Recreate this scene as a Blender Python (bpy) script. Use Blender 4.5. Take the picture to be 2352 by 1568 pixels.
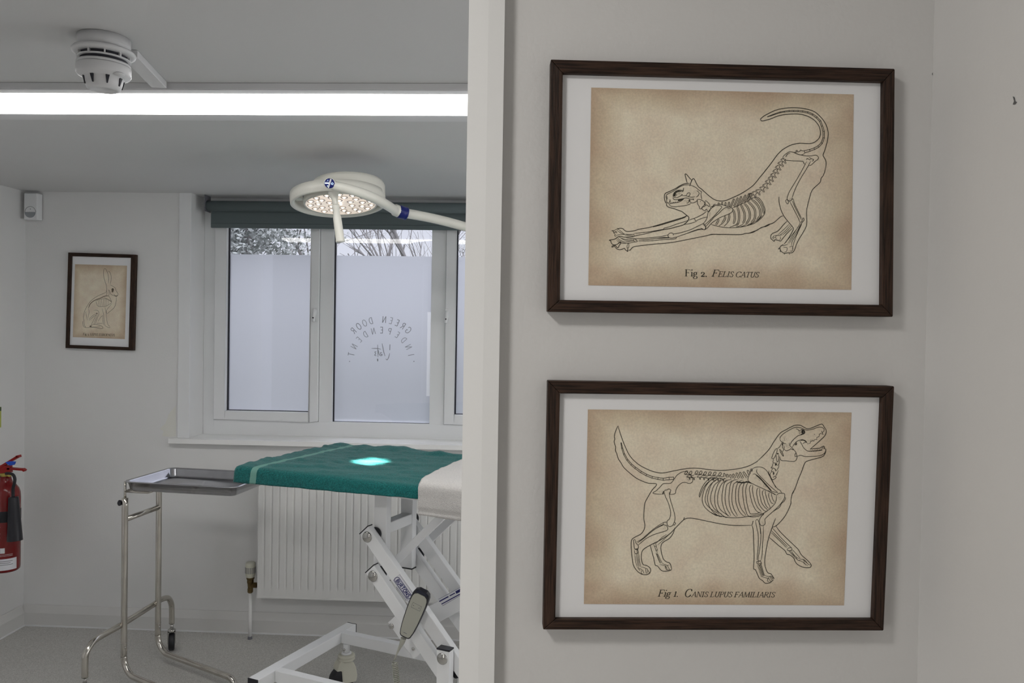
import bpy, bmesh, math, random
from mathutils import Vector, Matrix, noise
random.seed(7)
for o in list(bpy.data.objects): bpy.data.objects.remove(o, do_unlink=True)
SC = bpy.context.scene
COL = SC.collection

# ---------------------------------------------------------------- camera, sky, lights, exposure
F, H, PITCH, ROLL = 1800.0, 1.446, 0.0175, 0.0163      # focal length in pixels of the 2352 wide frame
cam = bpy.data.cameras.new('camera'); camo = bpy.data.objects.new('camera', cam); COL.objects.link(camo)
cam.sensor_fit = 'HORIZONTAL'; cam.sensor_width = 36.0; cam.lens = F/2352*36; cam.clip_start = 0.02; cam.clip_end = 200
camo.matrix_world = Matrix.Translation((0, 0, H)) @ Matrix.Rotation(math.pi/2-PITCH, 4, 'X') @ Matrix.Rotation(ROLL, 4, 'Z')
SC.camera = camo
SC.view_settings.view_transform = 'Standard'; SC.view_settings.look = 'None'
SC.view_settings.gamma = 1.0; SC.view_settings.use_curve_mapping = False
SC.view_settings.exposure = 0.0
W = bpy.data.worlds.new('overcast_sky'); SC.world = W; W.use_nodes = True
wn = W.node_tree.nodes; wl = W.node_tree.links
bg = wn['Background']; bg.inputs['Strength'].default_value = 1.0
tc = wn.new('ShaderNodeTexCoord'); sx = wn.new('ShaderNodeSeparateXYZ'); rp = wn.new('ShaderNodeValToRGB')
wl.new(tc.outputs['Generated'], sx.inputs[0]); wl.new(sx.outputs['Z'], rp.inputs[0]); wl.new(rp.outputs[0], bg.inputs['Color'])
rp.color_ramp.elements[0].position = 0.12; rp.color_ramp.elements[0].color = (0.80, 0.82, 0.93, 1)
rp.color_ramp.elements[1].position = 0.6; rp.color_ramp.elements[1].color = (3.9, 3.95, 4.25, 1)

TUBE_STRENGTH = 8.2
def area_lamp(name, loc, target, size, size_y, power, color=(1, 1, 1)):
    l = bpy.data.lights.new(name, 'AREA'); l.shape = 'RECTANGLE'; l.size = size; l.size_y = size_y
    l.energy = power; l.color = color
    o = bpy.data.objects.new(name, l); COL.objects.link(o); o.location = loc
    o.rotation_euler = (Vector(target)-Vector(loc)).to_track_quat('-Z', 'Y').to_euler()
    return o
# the ceiling panel light of the corridor the camera stands in
area_lamp('corridor_ceiling_light', (-0.75, 0.0, 2.31), (-0.60, 0.1, 0), 0.26, 0.26, 12.2, (1.0, 0.97, 0.93))
# added soft fill lamp at lower left, lights the print wall; not a window
area_lamp('corridor_left_fill', (-1.5, -0.55, 1.15), (0.2, 1.0, 1.1), 0.9, 0.9, 7.8, (1.0, 0.99, 0.97))
# added unseen fill lamp, not a window: brightens the treatment room and its ceiling
area_lamp('room_side_fill', (2.15, 2.3, 1.15), (-0.6, 2.4, 1.75), 1.5, 1.1, 15.0, (0.97, 0.98, 1.0))

# ---------------------------------------------------------------- coordinate helpers
O = Vector((0, 0, H))
MC = camo.matrix_world.to_3x3()
def ray(px, py): return MC @ Vector(((px-1176)/F, -(py-784)/F, -1.0))
class Fr:
    """a yawed frame: u to the right, v away from the camera, z up"""
    def __init__(s, P0, deg):
        a = math.radians(deg); s.o = Vector(P0); s.deg = deg
        s.u = Vector((math.cos(a), math.sin(a), 0)); s.v = Vector((-math.sin(a), math.cos(a), 0))
    def __call__(s, u, v, z): return s.o+s.u*u+s.v*v+Vector((0, 0, z))
    def at(s, px, py, v=0.0):
        d = ray(px, py); t = (s.o+s.v*v-O).dot(s.v)/d.dot(s.v); P = O+d*t
        return (P-s.o).dot(s.u), P.z
    def P(s, px, py, v=0.0):
        u, z = s.at(px, py, v); return s(u, v, z)
    def level(s, px, py, z):
        d = ray(px, py); t = (z-H)/d.z; P = O+d*t; q = P-s.o
        return q.dot(s.u), q.dot(s.v)
R = Fr((-2.30, 3.70, 0), -2.6)      # treatment room, origin in its back left corner
N = Fr((0, 1.0, 0), 1.9)            # partition wall with the two prints
T = Fr((0, 0, 0), -24.2)            # examination table
CEIL = 2.049

# ---------------------------------------------------------------- materials
def mat(name, col, rough=0.5, metal=0.0, bump=0.0, bscale=200.0, var=0.0, vscale=6.0, coat=0.0, spec=0.5, stretch=None, col2=None, sheen=0.0):
    m = bpy.data.materials.new(name); m.use_nodes = True; nt = m.node_tree; n = nt.nodes; l = nt.links
    b = n['Principled BSDF']; b.inputs['Base Color'].default_value = (*col, 1)
    b.inputs['Roughness'].default_value = rough; b.inputs['Metallic'].default_value = metal
    b.inputs['Specular IOR Level'].default_value = spec
    if coat: b.inputs['Coat Weight'].default_value = coat
    if sheen: b.inputs['Sheen Weight'].default_value = sheen
    tc = n.new('ShaderNodeTexCoord'); mp = n.new('ShaderNodeMapping'); l.new(tc.outputs['Object'], mp.inputs[0])
    if stretch: mp.inputs['Scale'].default_value = stretch
    nz = n.new('ShaderNodeTexNoise'); nz.inputs['Scale'].default_value = vscale; nz.inputs['Detail'].default_value = 6
    l.new(mp.outputs[0], nz.inputs['Vector'])
    cr = n.new('ShaderNodeValToRGB'); c2 = col2 or tuple(c*(1-var) for c in col)
    cr.color_ramp.elements[0].position = 0.35; cr.color_ramp.elements[0].color = (*c2, 1)
    cr.color_ramp.elements[1].position = 0.65; cr.color_ramp.elements[1].color = (*col, 1)
    l.new(nz.outputs['Fac'], cr.inputs[0]); l.new(cr.outputs[0], b.inputs['Base Color'])
    if bump:
        n2 = n.new('ShaderNodeTexNoise'); n2.inputs['Scale'].default_value = bscale; n2.inputs['Detail'].default_value = 4
        l.new(mp.outputs[0], n2.inputs['Vector'])
        bp = n.new('ShaderNodeBump'); bp.inputs['Strength'].default_value = bump; bp.inputs['Distance'].default_value = 0.002
        l.new(n2.outputs['Fac'], bp.inputs['Height']); l.new(bp.outputs[0], b.inputs['Normal'])
    return m
def emit(name, col, s):
    m = bpy.data.materials.new(name); m.use_nodes = True; n = m.node_tree.nodes; b = n['Principled BSDF']
    b.inputs['Base Color'].default_value = (*col, 1); b.inputs['Emission Color'].default_value = (*col, 1)
    b.inputs['Emission Strength'].default_value = s; return m
def glass(name, tint=(1, 1, 1), gain=1.0, ior=1.45):
    m = bpy.data.materials.new(name); m.use_nodes = True; nt = m.node_tree; n = nt.nodes; l = nt.links
    n.remove(n['Principled BSDF']); out = n['Material Output']
    t = n.new('ShaderNodeBsdfTransparent'); t.inputs[0].default_value = (*tint, 1)
    g = n.new('ShaderNodeBsdfGlossy'); g.inputs['Roughness'].default_value = 0.0
    ge = n.new('ShaderNodeNewGeometry'); dt = n.new('ShaderNodeVectorMath'); dt.operation = 'DOT_PRODUCT'
    l.new(ge.outputs['Incoming'], dt.inputs[0]); l.new(ge.outputs['Normal'], dt.inputs[1])
    def mt(op, a, b):
        k = n.new('ShaderNodeMath'); k.operation = op
        for i, q in enumerate((a, b)):
            if isinstance(q, (int, float)): k.inputs[i].default_value = q
            else: l.new(q, k.inputs[i])
        return k
    ab = mt('ABSOLUTE', dt.outputs['Value'], 0); r0_ = ((ior-1)/(ior+1))**2
    f = mt('ADD', mt('MULTIPLY', mt('POWER', mt('SUBTRACT', 1.0, ab.outputs[0]).outputs[0], 5.0).outputs[0], 1-r0_).outputs[0], r0_)
    mu = n.new('ShaderNodeMath'); mu.operation = 'MULTIPLY'; mu.inputs[1].default_value = gain; mu.use_clamp = True
    mx = n.new('ShaderNodeMixShader'); l.new(f.outputs[0], mu.inputs[0]); l.new(mu.outputs[0], mx.inputs[0])
    l.new(t.outputs[0], mx.inputs[1]); l.new(g.outputs[0], mx.inputs[2]); l.new(mx.outputs[0], out.inputs['Surface'])
    return m
def film(name):
    m = bpy.data.materials.new(name); m.use_nodes = True; nt = m.node_tree; n = nt.nodes; l = nt.links
    n.remove(n['Principled BSDF']); out = n['Material Output']
    t = n.new('ShaderNodeBsdfTranslucent'); t.inputs[0].default_value = (0.90, 0.92, 1.0, 1)
    d = n.new('ShaderNodeBsdfDiffuse'); d.inputs[0].default_value = (0.55, 0.56, 0.60, 1)
    rf = n.new('ShaderNodeBsdfRefraction'); rf.inputs['Color'].default_value = (0.93, 0.94, 1, 1); rf.inputs['Roughness'].default_value = 0.95; rf.inputs['IOR'].default_value = 1.45
    m0 = n.new('ShaderNodeMixShader'); m0.inputs[0].default_value = 0.55; l.new(t.outputs[0], m0.inputs[1]); l.new(rf.outputs[0], m0.inputs[2]); t = m0
    mx = n.new('ShaderNodeMixShader'); mx.inputs[0].default_value = 0.14
    l.new(t.outputs[0], mx.inputs[1]); l.new(d.outputs[0], mx.inputs[2])
    g = n.new('ShaderNodeBsdfGlossy'); g.inputs['Roughness'].default_value = 0.35
    m2 = n.new('ShaderNodeMixShader'); m2.inputs[0].default_value = 0.03
    l.new(mx.outputs[0], m2.inputs[1]); l.new(g.outputs[0], m2.inputs[2]); l.new(m2.outputs[0], out.inputs['Surface'])
    return m
def sepia(name):
    m = bpy.data.materials.new(name); m.use_nodes = True; nt = m.node_tree; n = nt.nodes; l = nt.links
    b = n['Principled BSDF']; b.inputs['Roughness'].default_value = 0.75; b.inputs['Specular IOR Level'].default_value = 0.2
    tc = n.new('ShaderNodeTexCoord'); sp = n.new('ShaderNodeSeparateXYZ'); l.new(tc.outputs['Generated'], sp.inputs[0])
    def mth(op, a, b_=None):
        k = n.new('ShaderNodeMath'); k.operation = op
        for i, q in enumerate((a, b_)):
            if q is None: continue
            if isinstance(q, (int, float)): k.inputs[i].default_value = q
            else: l.new(q, k.inputs[i])
        return k.outputs[0]
    ex = mth('MINIMUM', sp.outputs['X'], mth('SUBTRACT', 1.0, sp.outputs['X']))
    ez = mth('MINIMUM', sp.outputs['Z'], mth('SUBTRACT', 1.0, sp.outputs['Z']))
    ed = mth('MINIMUM', ex, ez)
    nz = n.new('ShaderNodeTexNoise'); nz.inputs['Scale'].default_value = 14; nz.inputs['Detail'].default_value = 5; l.new(tc.outputs['Object'], nz.inputs['Vector'])
    ed = mth('ADD', ed, mth('MULTIPLY', mth('SUBTRACT', nz.outputs['Fac'], 0.5), 0.16))
    r1 = n.new('ShaderNodeValToRGB'); l.new(ed, r1.inputs[0])
    e = r1.color_ramp.elements; e[0].position = 0.0; e[0].color = (0.62, 0.48, 0.35, 1); e[1].position = 0.15; e[1].color = (0.93, 0.83, 0.67, 1)
    k = e.new(0.06); k.color = (0.76, 0.64, 0.48, 1)
    n2 = n.new('ShaderNodeTexNoise'); n2.inputs['Scale'].default_value = 26; n2.inputs['Detail'].default_value = 8; l.new(tc.outputs['Object'], n2.inputs['Vector'])
    n3 = n.new('ShaderNodeTexNoise'); n3.inputs['Scale'].default_value = 420; n3.inputs['Detail'].default_value = 4; l.new(tc.outputs['Object'], n3.inputs['Vector'])
    r2 = n.new('ShaderNodeValToRGB'); l.new(n2.outputs['Fac'], r2.inputs[0])
    r2.color_ramp.elements[0].position = 0.3; r2.color_ramp.elements[0].color = (0.91, 0.86, 0.835, 1)
    r2.color_ramp.elements[1].position = 0.68; r2.color_ramp.elements[1].color = (1.0, 1.02, 1.0, 1)
    r3 = n.new('ShaderNodeValToRGB'); l.new(n3.outputs['Fac'], r3.inputs[0])
    r3.color_ramp.elements[0].position = 0.3; r3.color_ramp.elements[0].color = (0.90, 0.90, 0.90, 1)
    r3.color_ramp.elements[1].position = 0.7; r3.color_ramp.elements[1].color = (1.05, 1.05, 1.05, 1)
    def mul(a, c):
        x = n.new('ShaderNodeMix'); x.data_type = 'RGBA'; x.blend_type = 'MULTIPLY'; x.inputs[0].default_value = 1
        l.new(a, x.inputs[6]); l.new(c, x.inputs[7]); return x.outputs[2]
    l.new(mul(mul(r1.outputs[0], r2.outputs[0]), r3.outputs[0]), b.inputs['Base Color'])
    return m
M = {}
M['wall'] = mat('painted_wall', (0.71, 0.70, 0.688), 0.55, bump=0.25, bscale=160, var=0.02, vscale=3)
M['wall_room'] = mat('painted_room_wall', (0.80, 0.80, 0.795), 0.38, bump=0.18, bscale=150, var=0.02, vscale=3)
M['ceiling'] = mat('painted_ceiling', (0.67, 0.67, 0.668), 0.7, bump=0.1, bscale=90, var=0.02, vscale=2)
M['gloss'] = mat('white_gloss_paint', (0.93, 0.93, 0.92), 0.28, bump=0.12, bscale=120, var=0.02)
M['skirt'] = mat('skirting_paint', (0.72, 0.715, 0.70), 0.35, bump=0.1, bscale=100, var=0.03)
M['upvc'] = mat('white_window_plastic', (0.84, 0.85, 0.86), 0.3, var=0.02)
M['plastic'] = mat('white_plastic', (0.72, 0.72, 0.73), 0.4, var=0.02)
M['cream'] = mat('cream_plastic', (0.66, 0.65, 0.55), 0.4, var=0.04)
M['enamel'] = mat('white_enamel', (0.87, 0.88, 0.89), 0.3, var=0.02)
M['lampwhite'] = mat('lamp_enamel', (0.80, 0.79, 0.72), 0.3, var=0.02)
M['radiator'] = mat('radiator_enamel', (0.80, 0.80, 0.785), 0.32, var=0.02)
M['black'] = mat('black_plastic', (0.012, 0.012, 0.018), 0.35, var=0.1)
M['darkgap'] = mat('dark_gasket', (0.02, 0.02, 0.03), 0.6)
M['blue'] = mat('dark_blue_plastic', (0.005, 0.012, 0.16), 0.3)
M['red'] = mat('red_enamel', (0.20, 0.003, 0.004), 0.25, coat=0.2)
M['redmetal'] = mat('red_handle', (0.32, 0.006, 0.004), 0.35)
M['brass'] = mat('tarnished_brass', (0.20, 0.14, 0.06), 0.4, metal=0.9, var=0.4, vscale=60)
M['brightbrass'] = mat('valve_brass', (0.45, 0.36, 0.10), 0.3, metal=0.9)
M['steel'] = mat('stainless_steel', (0.62, 0.59, 0.54), 0.15, metal=1.0, var=0.12, vscale=20)
M['tray'] = mat('tray_steel', (0.52, 0.52, 0.55), 0.16, metal=1.0, var=0.1, vscale=18)
M['chrome'] = mat('chrome', (0.50, 0.49, 0.47), 0.12, metal=1.0)
M['rubber'] = mat('rubber', (0.01, 0.01, 0.014), 0.5)
M['wood_h'] = mat('walnut_frame', (0.058, 0.031, 0.020), 0.5, spec=0.2, bump=0.5, bscale=60, vscale=22, stretch=(1, 1, 22), col2=(0.016, 0.009, 0.006))
M['wood_v'] = mat('walnut_frame_upright', (0.058, 0.031, 0.020), 0.5, spec=0.2, bump=0.5, bscale=60, vscale=22, stretch=(22, 1, 1), col2=(0.016, 0.009, 0.006))
M['mount'] = mat('white_mount_board', (0.90, 0.90, 0.91), 0.8, var=0.01)
M['sepia'] = sepia('aged_sepia_paper')
M['ink'] = mat('dark_ink', (0.022, 0.018, 0.008), 0.8)
M['ink_soft'] = mat('soft_ink_shading', (0.20, 0.155, 0.10), 0.8)
M['ink_fine'] = mat('fine_ink', (0.13, 0.10, 0.06), 0.8)
M['glazing'] = glass('picture_glass', gain=0.8)
M['pane'] = glass('window_glass', (0.93, 0.94, 0.95), gain=1.6, ior=1.5)
M['film'] = film('frosted_film')
M['lettering'] = mat('worn_grey_lettering', (0.26, 0.27, 0.30), 0.6)
M['lettering_faint'] = mat('faded_grey_lettering', (0.40, 0.41, 0.45), 0.6)
M['blind'] = mat('dark_green_blind_fabric', (0.12, 0.15, 0.155), 0.85, bump=0.2, bscale=400)
M['floor'] = mat('speckled_vinyl', (0.66, 0.65, 0.62), 0.45, var=0.0, vscale=330, col2=(0.40, 0.39, 0.37), bump=0.05, bscale=300)
M['towel'] = mat('teal_terry_towel', (0.012, 0.165, 0.160), 0.95, bump=1.0, bscale=300, vscale=230, col2=(0.005, 0.085, 0.082), sheen=0.2, spec=0.1)
M['band'] = mat('pale_green_woven_band', (0.15, 0.33, 0.28), 0.8, bump=0.6, bscale=500)
M['greytowel'] = mat('pale_grey_blanket', (0.66, 0.64, 0.62), 0.95, bump=0.9, bscale=380, vscale=300, col2=(0.56, 0.545, 0.53), sheen=0.2, spec=0.1)
M['cushion'] = mat('grey_vinyl', (0.10, 0.11, 0.12), 0.5)
M['face'] = mat('handset_face', (0.42, 0.42, 0.36), 0.45)
M['label'] = mat('white_sticker', (0.80, 0.80, 0.84), 0.35)
M['blueprint'] = mat('blue_print', (0.008, 0.008, 0.13), 0.4)
M['greyprint'] = mat('grey_print', (0.15, 0.15, 0.17), 0.5)
M['whiteprint'] = mat('white_print', (0.8, 0.8, 0.82), 0.4)
M['sign'] = mat('yellow_green_sign', (0.50, 0.52, 0.12), 0.5)
M['sensor'] = mat('grey_lens', (0.30, 0.32, 0.34), 0.3)
M['scuff'] = mat('dark_scuff', (0.12, 0.12, 0.12), 0.8)
M['damp'] = mat('yellow_stain', (0.79, 0.785, 0.73), 0.4)
M['tube'] = emit('lit_diffuser', (1.0, 0.985, 0.965), TUBE_STRENGTH)
M['led'] = emit('lit_led', (1.0, 0.95, 0.88), 2.4)
M['lens'] = emit('lit_lens', (1.0, 0.86, 0.74), 0.42)
M['lens'].node_tree.nodes['Principled BSDF'].inputs['Roughness'].default_value = 0.08
M['knobglow'] = emit('lit_symbol', (0.55, 0.75, 1.0), 1.6)
M['bark'] = mat('grey_bark', (0.22, 0.21, 0.215), 0.9, var=0.3, vscale=8)
M['leaves'] = mat('grey_green_foliage', (0.30, 0.32, 0.32), 0.8, var=0.3, vscale=4)
M['sky_blocker'] = mat('dark_sky_blocker', (0.03, 0.045, 0.03), 0.9, var=0.4, vscale=10)  # for the added block that dims the lower frosted panes
M['ground'] = mat('dull_grass', (0.06, 0.07, 0.04), 0.9, var=0.3, vscale=5)

# ---------------------------------------------------------------- mesh helper
class MB:
    def __init__(s): s.v = []; s.f = []; s.mi = []; s.sm = []
    def add(s, vs, fs, mi=0, smooth=False):
        b = len(s.v); s.v += [Vector(p) for p in vs]
        for f in fs: s.f.append([b+i for i in f]); s.mi.append(mi); s.sm.append(smooth)
    def hexa(s, q, mi=0):      # 8 corners: 4 near, 4 far in the same order
        s.add(q, [(0, 1, 2, 3), (7, 6, 5, 4), (0, 4, 5, 1), (1, 5, 6, 2), (2, 6, 7, 3), (3, 7, 4, 0)], mi)
    def box(s, fr, us, vs, zs, mi=0):
        (a, b), (c, d), (e, f) = us, vs, zs
        s.hexa([fr(a, c, e), fr(b, c, e), fr(b, c, f), fr(a, c, f), fr(a, d, e), fr(b, d, e), fr(b, d, f), fr(a, d, f)], mi)
    def bar(s, a, b, w, n, d, mi=0):   # rectangular bar a to b, width w across, depth d along n (starting at a,b)
        a, b, n = Vector(a), Vector(b), Vector(n).normalized(); t = (b-a).normalized(); k = t.cross(n).normalized()*(w/2)
        s.hexa([a-k, b-k, b+k, a+k, a-k+n*d, b-k+n*d, b+k+n*d, a+k+n*d], mi)
    def tube(s, pts, r, seg=14, caps=True, mi=0, sub=0, closed=False):
        pts = [Vector(p) for p in pts]
        rs = list(r) if isinstance(r, (list, tuple)) else [r]*len(pts)
        if sub:
            pts, rs = crom3(pts, rs, sub)
        n = len(pts); ring = []; ref = None
        for i, p in enumerate(pts):
            if closed: t = pts[(i+1) % n]-pts[i-1]
            else: t = pts[min(i+1, n-1)]-pts[max(i-1, 0)]
            t.normalize()
            if ref is None:
                ref = Vector((0, 0, 1)) if abs(t.z) < 0.9 else Vector((1, 0, 0))
            a = t.cross(ref).normalized(); b = a.cross(t).normalized(); ref = b
            ring.append([p+(a*math.cos(2*math.pi*k/seg)+b*math.sin(2*math.pi*k/seg))*rs[i] for k in range(seg)])
        vs = [q for g in ring for q in g]; fs = []
        m = n if closed else n-1
        for i in range(m):
            for k in range(seg):
                j = (i+1) % n; fs.append((i*seg+k, i*seg+(k+1) % seg, j*seg+(k+1) % seg, j*seg+k))
        s.add(vs, fs, mi, True)
        if caps and not closed:
            s.add(ring[0], [tuple(range(seg))[::-1]], mi); s.add(ring[-1], [tuple(range(seg))], mi)
    def lathe(s, prof, c, axis=(0, 0, 1), seg=32, mi=0, smooth=True, sharp=False):
        """prof: list of (radius, height along axis)"""
        c = Vector(c); z = Vector(axis).normalized(); a = z.orthogonal().normalized(); b = z.cross(a)
        def rg(r, h): return [c+z*h+(a*math.cos(2*math.pi*k/seg)+b*math.sin(2*math.pi*k/seg))*max(r, 1e-5) for k in range(seg)]
        for i in range(len(prof)-1):
            s.add(rg(*prof[i])+rg(*prof[i+1]), [(k, (k+1) % seg, seg+(k+1) % seg, seg+k) for k in range(seg)], mi, smooth)
    def poly(s, pts, n, d, mi=0):       # flat outline pts extruded by d along n
        n = Vector(n).normalized()*d; k = len(pts); a = [Vector(p) for p in pts]; b = [p+n for p in a]
        s.add(a+b, [tuple(range(k)), tuple(range(2*k-1, k-1, -1))]+[(i, k+i, k+(i+1) % k, (i+1) % k) for i in range(k)], mi)
    def sphere(s, c, r, sc=(1, 1, 1), seg=14, rings=8, mi=0, ax=None):
        c = Vector(c); vs = []; fs = []; q = ax or (Vector((1, 0, 0)), Vector((0, 1, 0)), Vector((0, 0, 1)))
        for i in range(rings+1):
            th = math.pi*i/rings
            for k in range(seg):
                ph = 2*math.pi*k/seg
                vs.append(c+q[0]*(r*sc[0]*math.sin(th)*math.cos(ph))+q[1]*(r*sc[1]*math.sin(th)*math.sin(ph))+q[2]*(r*sc[2]*math.cos(th)))
        for i in range(rings):
            for k in range(seg): fs.append((i*seg+k, i*seg+(k+1) % seg, (i+1)*seg+(k+1) % seg, (i+1)*seg+k))
        s.add(vs, fs, mi, True)
    def build(s, name, mats, parent=None, bevel=0.0, weld=True, label=None, merge=True):
        if not isinstance(mats, (list, tuple)): mats = [mats]
        off = Vector((0, 0, 0)); p = parent
        while p is not None: off += p.location; p = p.parent
        loc = Vector((0, 0, 0))
        if parent is None:
            xs = [v.x for v in s.v]; ys = [v.y for v in s.v]; zs = [v.z for v in s.v]
            loc = Vector(((min(xs)+max(xs))/2, (min(ys)+max(ys))/2, min(zs))); off = loc
        me = bpy.data.meshes.new(name); me.from_pydata([tuple(v-off) for v in s.v], [], s.f)
        for m in mats: me.materials.append(m)
        for pl, mi, sm in zip(me.polygons, s.mi, s.sm): pl.material_index = mi; pl.use_smooth = sm
        bm = bmesh.new(); bm.from_mesh(me)
        if weld: bmesh.ops.remove_doubles(bm, verts=bm.verts, dist=1e-6)
        bmesh.ops.recalc_face_normals(bm, faces=bm.faces)
        bm.to_mesh(me); bm.free()
        o = bpy.data.objects.new(name, me); COL.objects.link(o); o.parent = parent; o.location = loc
        if bevel:
            b = o.modifiers.new('bevel', 'BEVEL'); b.width = bevel; b.segments = 2; b.limit_method = 'ANGLE'; b.angle_limit = math.radians(40)
        if label: o['label'] = label
        return o
def crom3(pts, rs, sub):
    P = [pts[0]]+list(pts)+[pts[-1]]; Q = [rs[0]]+list(rs)+[rs[-1]]; o = []; oq = []
    for i in range(1, len(P)-2):
        for k in range(sub):
            t = k/sub; a, b, c, d = P[i-1], P[i], P[i+1], P[i+2]
            o.append(0.5*((2*b)+(c-a)*t+(2*a-5*b+4*c-d)*t*t+(3*b-a-3*c+d)*t**3)); oq.append(Q[i]*(1-t)+Q[i+1]*t)
    o.append(P[-2]); oq.append(Q[-2]); return o, oq
def thing(name, loc, label, cat, group=None):
    o = bpy.data.objects.new(name, None); COL.objects.link(o); o.location = loc; o.empty_display_size = 0.05
    o['label'] = label; o['category'] = cat
    if group: o['group'] = group
    return o
def struct(mb, name, m, bevel=0.0):
    o = mb.build(name, m, None, bevel); o['kind'] = 'structure'; return o
def tag(o, label, cat, group=None):
    o['label'] = label; o['category'] = cat
    if group: o['group'] = group
    return o

# ---------------------------------------------------------------- flat ink strokes, drawn in picture pixels and laid on a plane
def crom2(p, sub=4):
    if len(p) < 3: return p
    P = [p[0]]+list(p)+[p[-1]]; o = []
    for i in range(1, len(P)-2):
        a, b, c, d = P[i-1], P[i], P[i+1], P[i+2]
        for k in range(sub):
            t = k/sub
            o.append(tuple(0.5*((2*b[j])+(c[j]-a[j])*t+(2*a[j]-5*b[j]+4*c[j]-d[j])*t*t+(3*b[j]-a[j]-3*c[j]+d[j])*t**3) for j in (0, 1)))
    o.append(p[-1]); return o
class Ink:
    def __init__(s, fr, v, lift=0.0): s.fr, s.v_, s.mb = fr, v, MB()
    def P(s, x, y): return s.fr.P(x, y, s.v_)
    def line(s, pts, w, mi=0, nib=None, taper=True):
        n = len(pts); L = []; Rr = []
        for i, (x, y) in enumerate(pts):
            x0, y0 = pts[max(i-1, 0)]; x1, y1 = pts[min(i+1, n-1)]; dx, dy = x1-x0, y1-y0; d = math.hypot(dx, dy) or 1
            nx, ny = -dy/d, dx/d; ww = w
            if nib: ww = nib(dx/d, dy/d)*w
            elif taper and n > 4: ww = w*(0.55+0.45*min(1, i/3, (n-1-i)/3))
            L.append(s.P(x+nx*ww/2, y+ny*ww/2)); Rr.append(s.P(x-nx*ww/2, y-ny*ww/2))
        s.mb.add(L+Rr, [(i, i+1, n+i+1, n+i) for i in range(n-1)], mi)
    def fill(s, pts, mi=0):
        k = len(pts); cx = sum(p[0] for p in pts)/k; cy = sum(p[1] for p in pts)/k
        s.mb.add([s.P(cx, cy)]+[s.P(*p) for p in pts], [(0, i+1, (i+1) % k+1) for i in range(k)], mi)
def parse(txt, ox, oy, sc):
    return [[((float(a.split(',')[0]))/sc+ox, (float(a.split(',')[1]))/sc+oy) for a in ln.split()] for ln in txt.strip().split(';') if ln.strip()]
def strokes(ink, txt, ox, oy, sc, w, mi=0, smooth=True):
    for p in parse(txt, ox, oy, sc):
        ink.line(crom2(p) if smooth else p, w, mi)
def spike(ink, xt, yt, xb, yb, w, ox, oy, sc, lw):
    dx, dy = xb-xt, yb-yt; d = math.hypot(dx, dy); nx, ny = -dy/d*w/2, dx/d*w/2; ux, uy = dx/d, dy/d
    p = [(xb+nx, yb+ny), (xt+nx+ux*w*.6, yt+ny+uy*w*.6), (xt+nx*.5, yt+ny*.5), (xt-nx*.5, yt-ny*.5), (xt-nx+ux*w*.6, yt-ny+uy*w*.6), (xb-nx, yb-ny)]
    ink.line(crom2([(x/sc+ox, y/sc+oy) for x, y in p], 3), lw, taper=False)
def rib(ink, txt, w, ox, oy, sc, lw):
    for p in parse(txt, ox, oy, sc):
        p = crom2(p, 5); n = len(p); a = []; b = []
        for i, (x, y) in enumerate(p):
            x0, y0 = p[max(i-1, 0)]; x1, y1 = p[min(i+1, n-1)]; dx, dy = x1-x0, y1-y0; d = math.hypot(dx, dy) or 1
            k = w/sc/2*min(1, .35+i/4, .35+(n-1-i)/4); a.append((x-dy/d*k, y+dx/d*k)); b.append((x+dy/d*k, y-dx/d*k))
        ink.line(a, lw); ink.line(b, lw)
def chain(ink, J, ox, oy, sc, lw):          # jointed row of vertebrae: (x, y, width)
    p = [(x/sc+ox, y/sc+oy, w/sc) for x, y, w in J]; n = len(p); a = []; b = []
    for i, (x, y, w) in enumerate(p):
        x0, y0, _ = p[max(i-1, 0)]; x1, y1, _ = p[min(i+1, n-1)]; dx, dy = x1-x0, y1-y0; d = math.hypot(dx, dy) or 1
        q = (x-dy/d*w/2, y+dx/d*w/2); r = (x+dy/d*w/2, y-dx/d*w/2); a.append(q); b.append(r); ink.line([q, r], lw)
    for s_ in (a, b):
        for i in range(n-1):
            (x0, y0), (x1, y1) = s_[i], s_[i+1]; m = ((x0+x1)/2, (y0+y1)/2); c = (sum(q[0] for q in (a[i], b[i], a[i+1], b[i+1]))/4, sum(q[1] for q in (a[i], b[i], a[i+1], b[i+1]))/4)
            ink.line([s_[i], (m[0]*.85+c[0]*.15, m[1]*.85+c[1]*.15), s_[i+1]], lw)
def knobbly(ink, path, ox, oy, sc, lw, step, up, dn, body):   # vertebrae with a process either side along a path
    p = crom2([(x/sc+ox, y/sc+oy) for x, y in path], 12); acc = 0; last = p[0]; st = step/sc; nxt = 0
    for i in range(1, len(p)):
        acc += math.hypot(p[i][0]-p[i-1][0], p[i][1]-p[i-1][1])
        if acc < nxt: continue
        nxt += st; x, y = p[i]; dx, dy = p[i][0]-p[i-1][0], p[i][1]-p[i-1][1]; d = math.hypot(dx, dy) or 1; tx, ty = dx/d, dy/d; nx, ny = ty, -tx
        U, D, Bd = up/sc, dn/sc, body/sc
        def q(a, b): return (x+tx*a*st+nx*b, y+ty*a*st+ny*b)
        ink.line([q(-.1, Bd*.5), q(-.45, U), q(-.1, U*.95), q(.35, Bd*.6), q(.5, Bd*.3)], lw, taper=False)
        ink.line([q(.5, -Bd*.3), q(.15, -Bd*.6), q(-.1, -D), q(-.3, -D*.8), q(-.15, -Bd*.5), q(-.5, -Bd*.4)], lw, taper=False)
        ink.line([q(-.45, Bd*.4), q(-.3, 0), q(-.45, -Bd*.4)], lw, taper=False)

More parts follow.
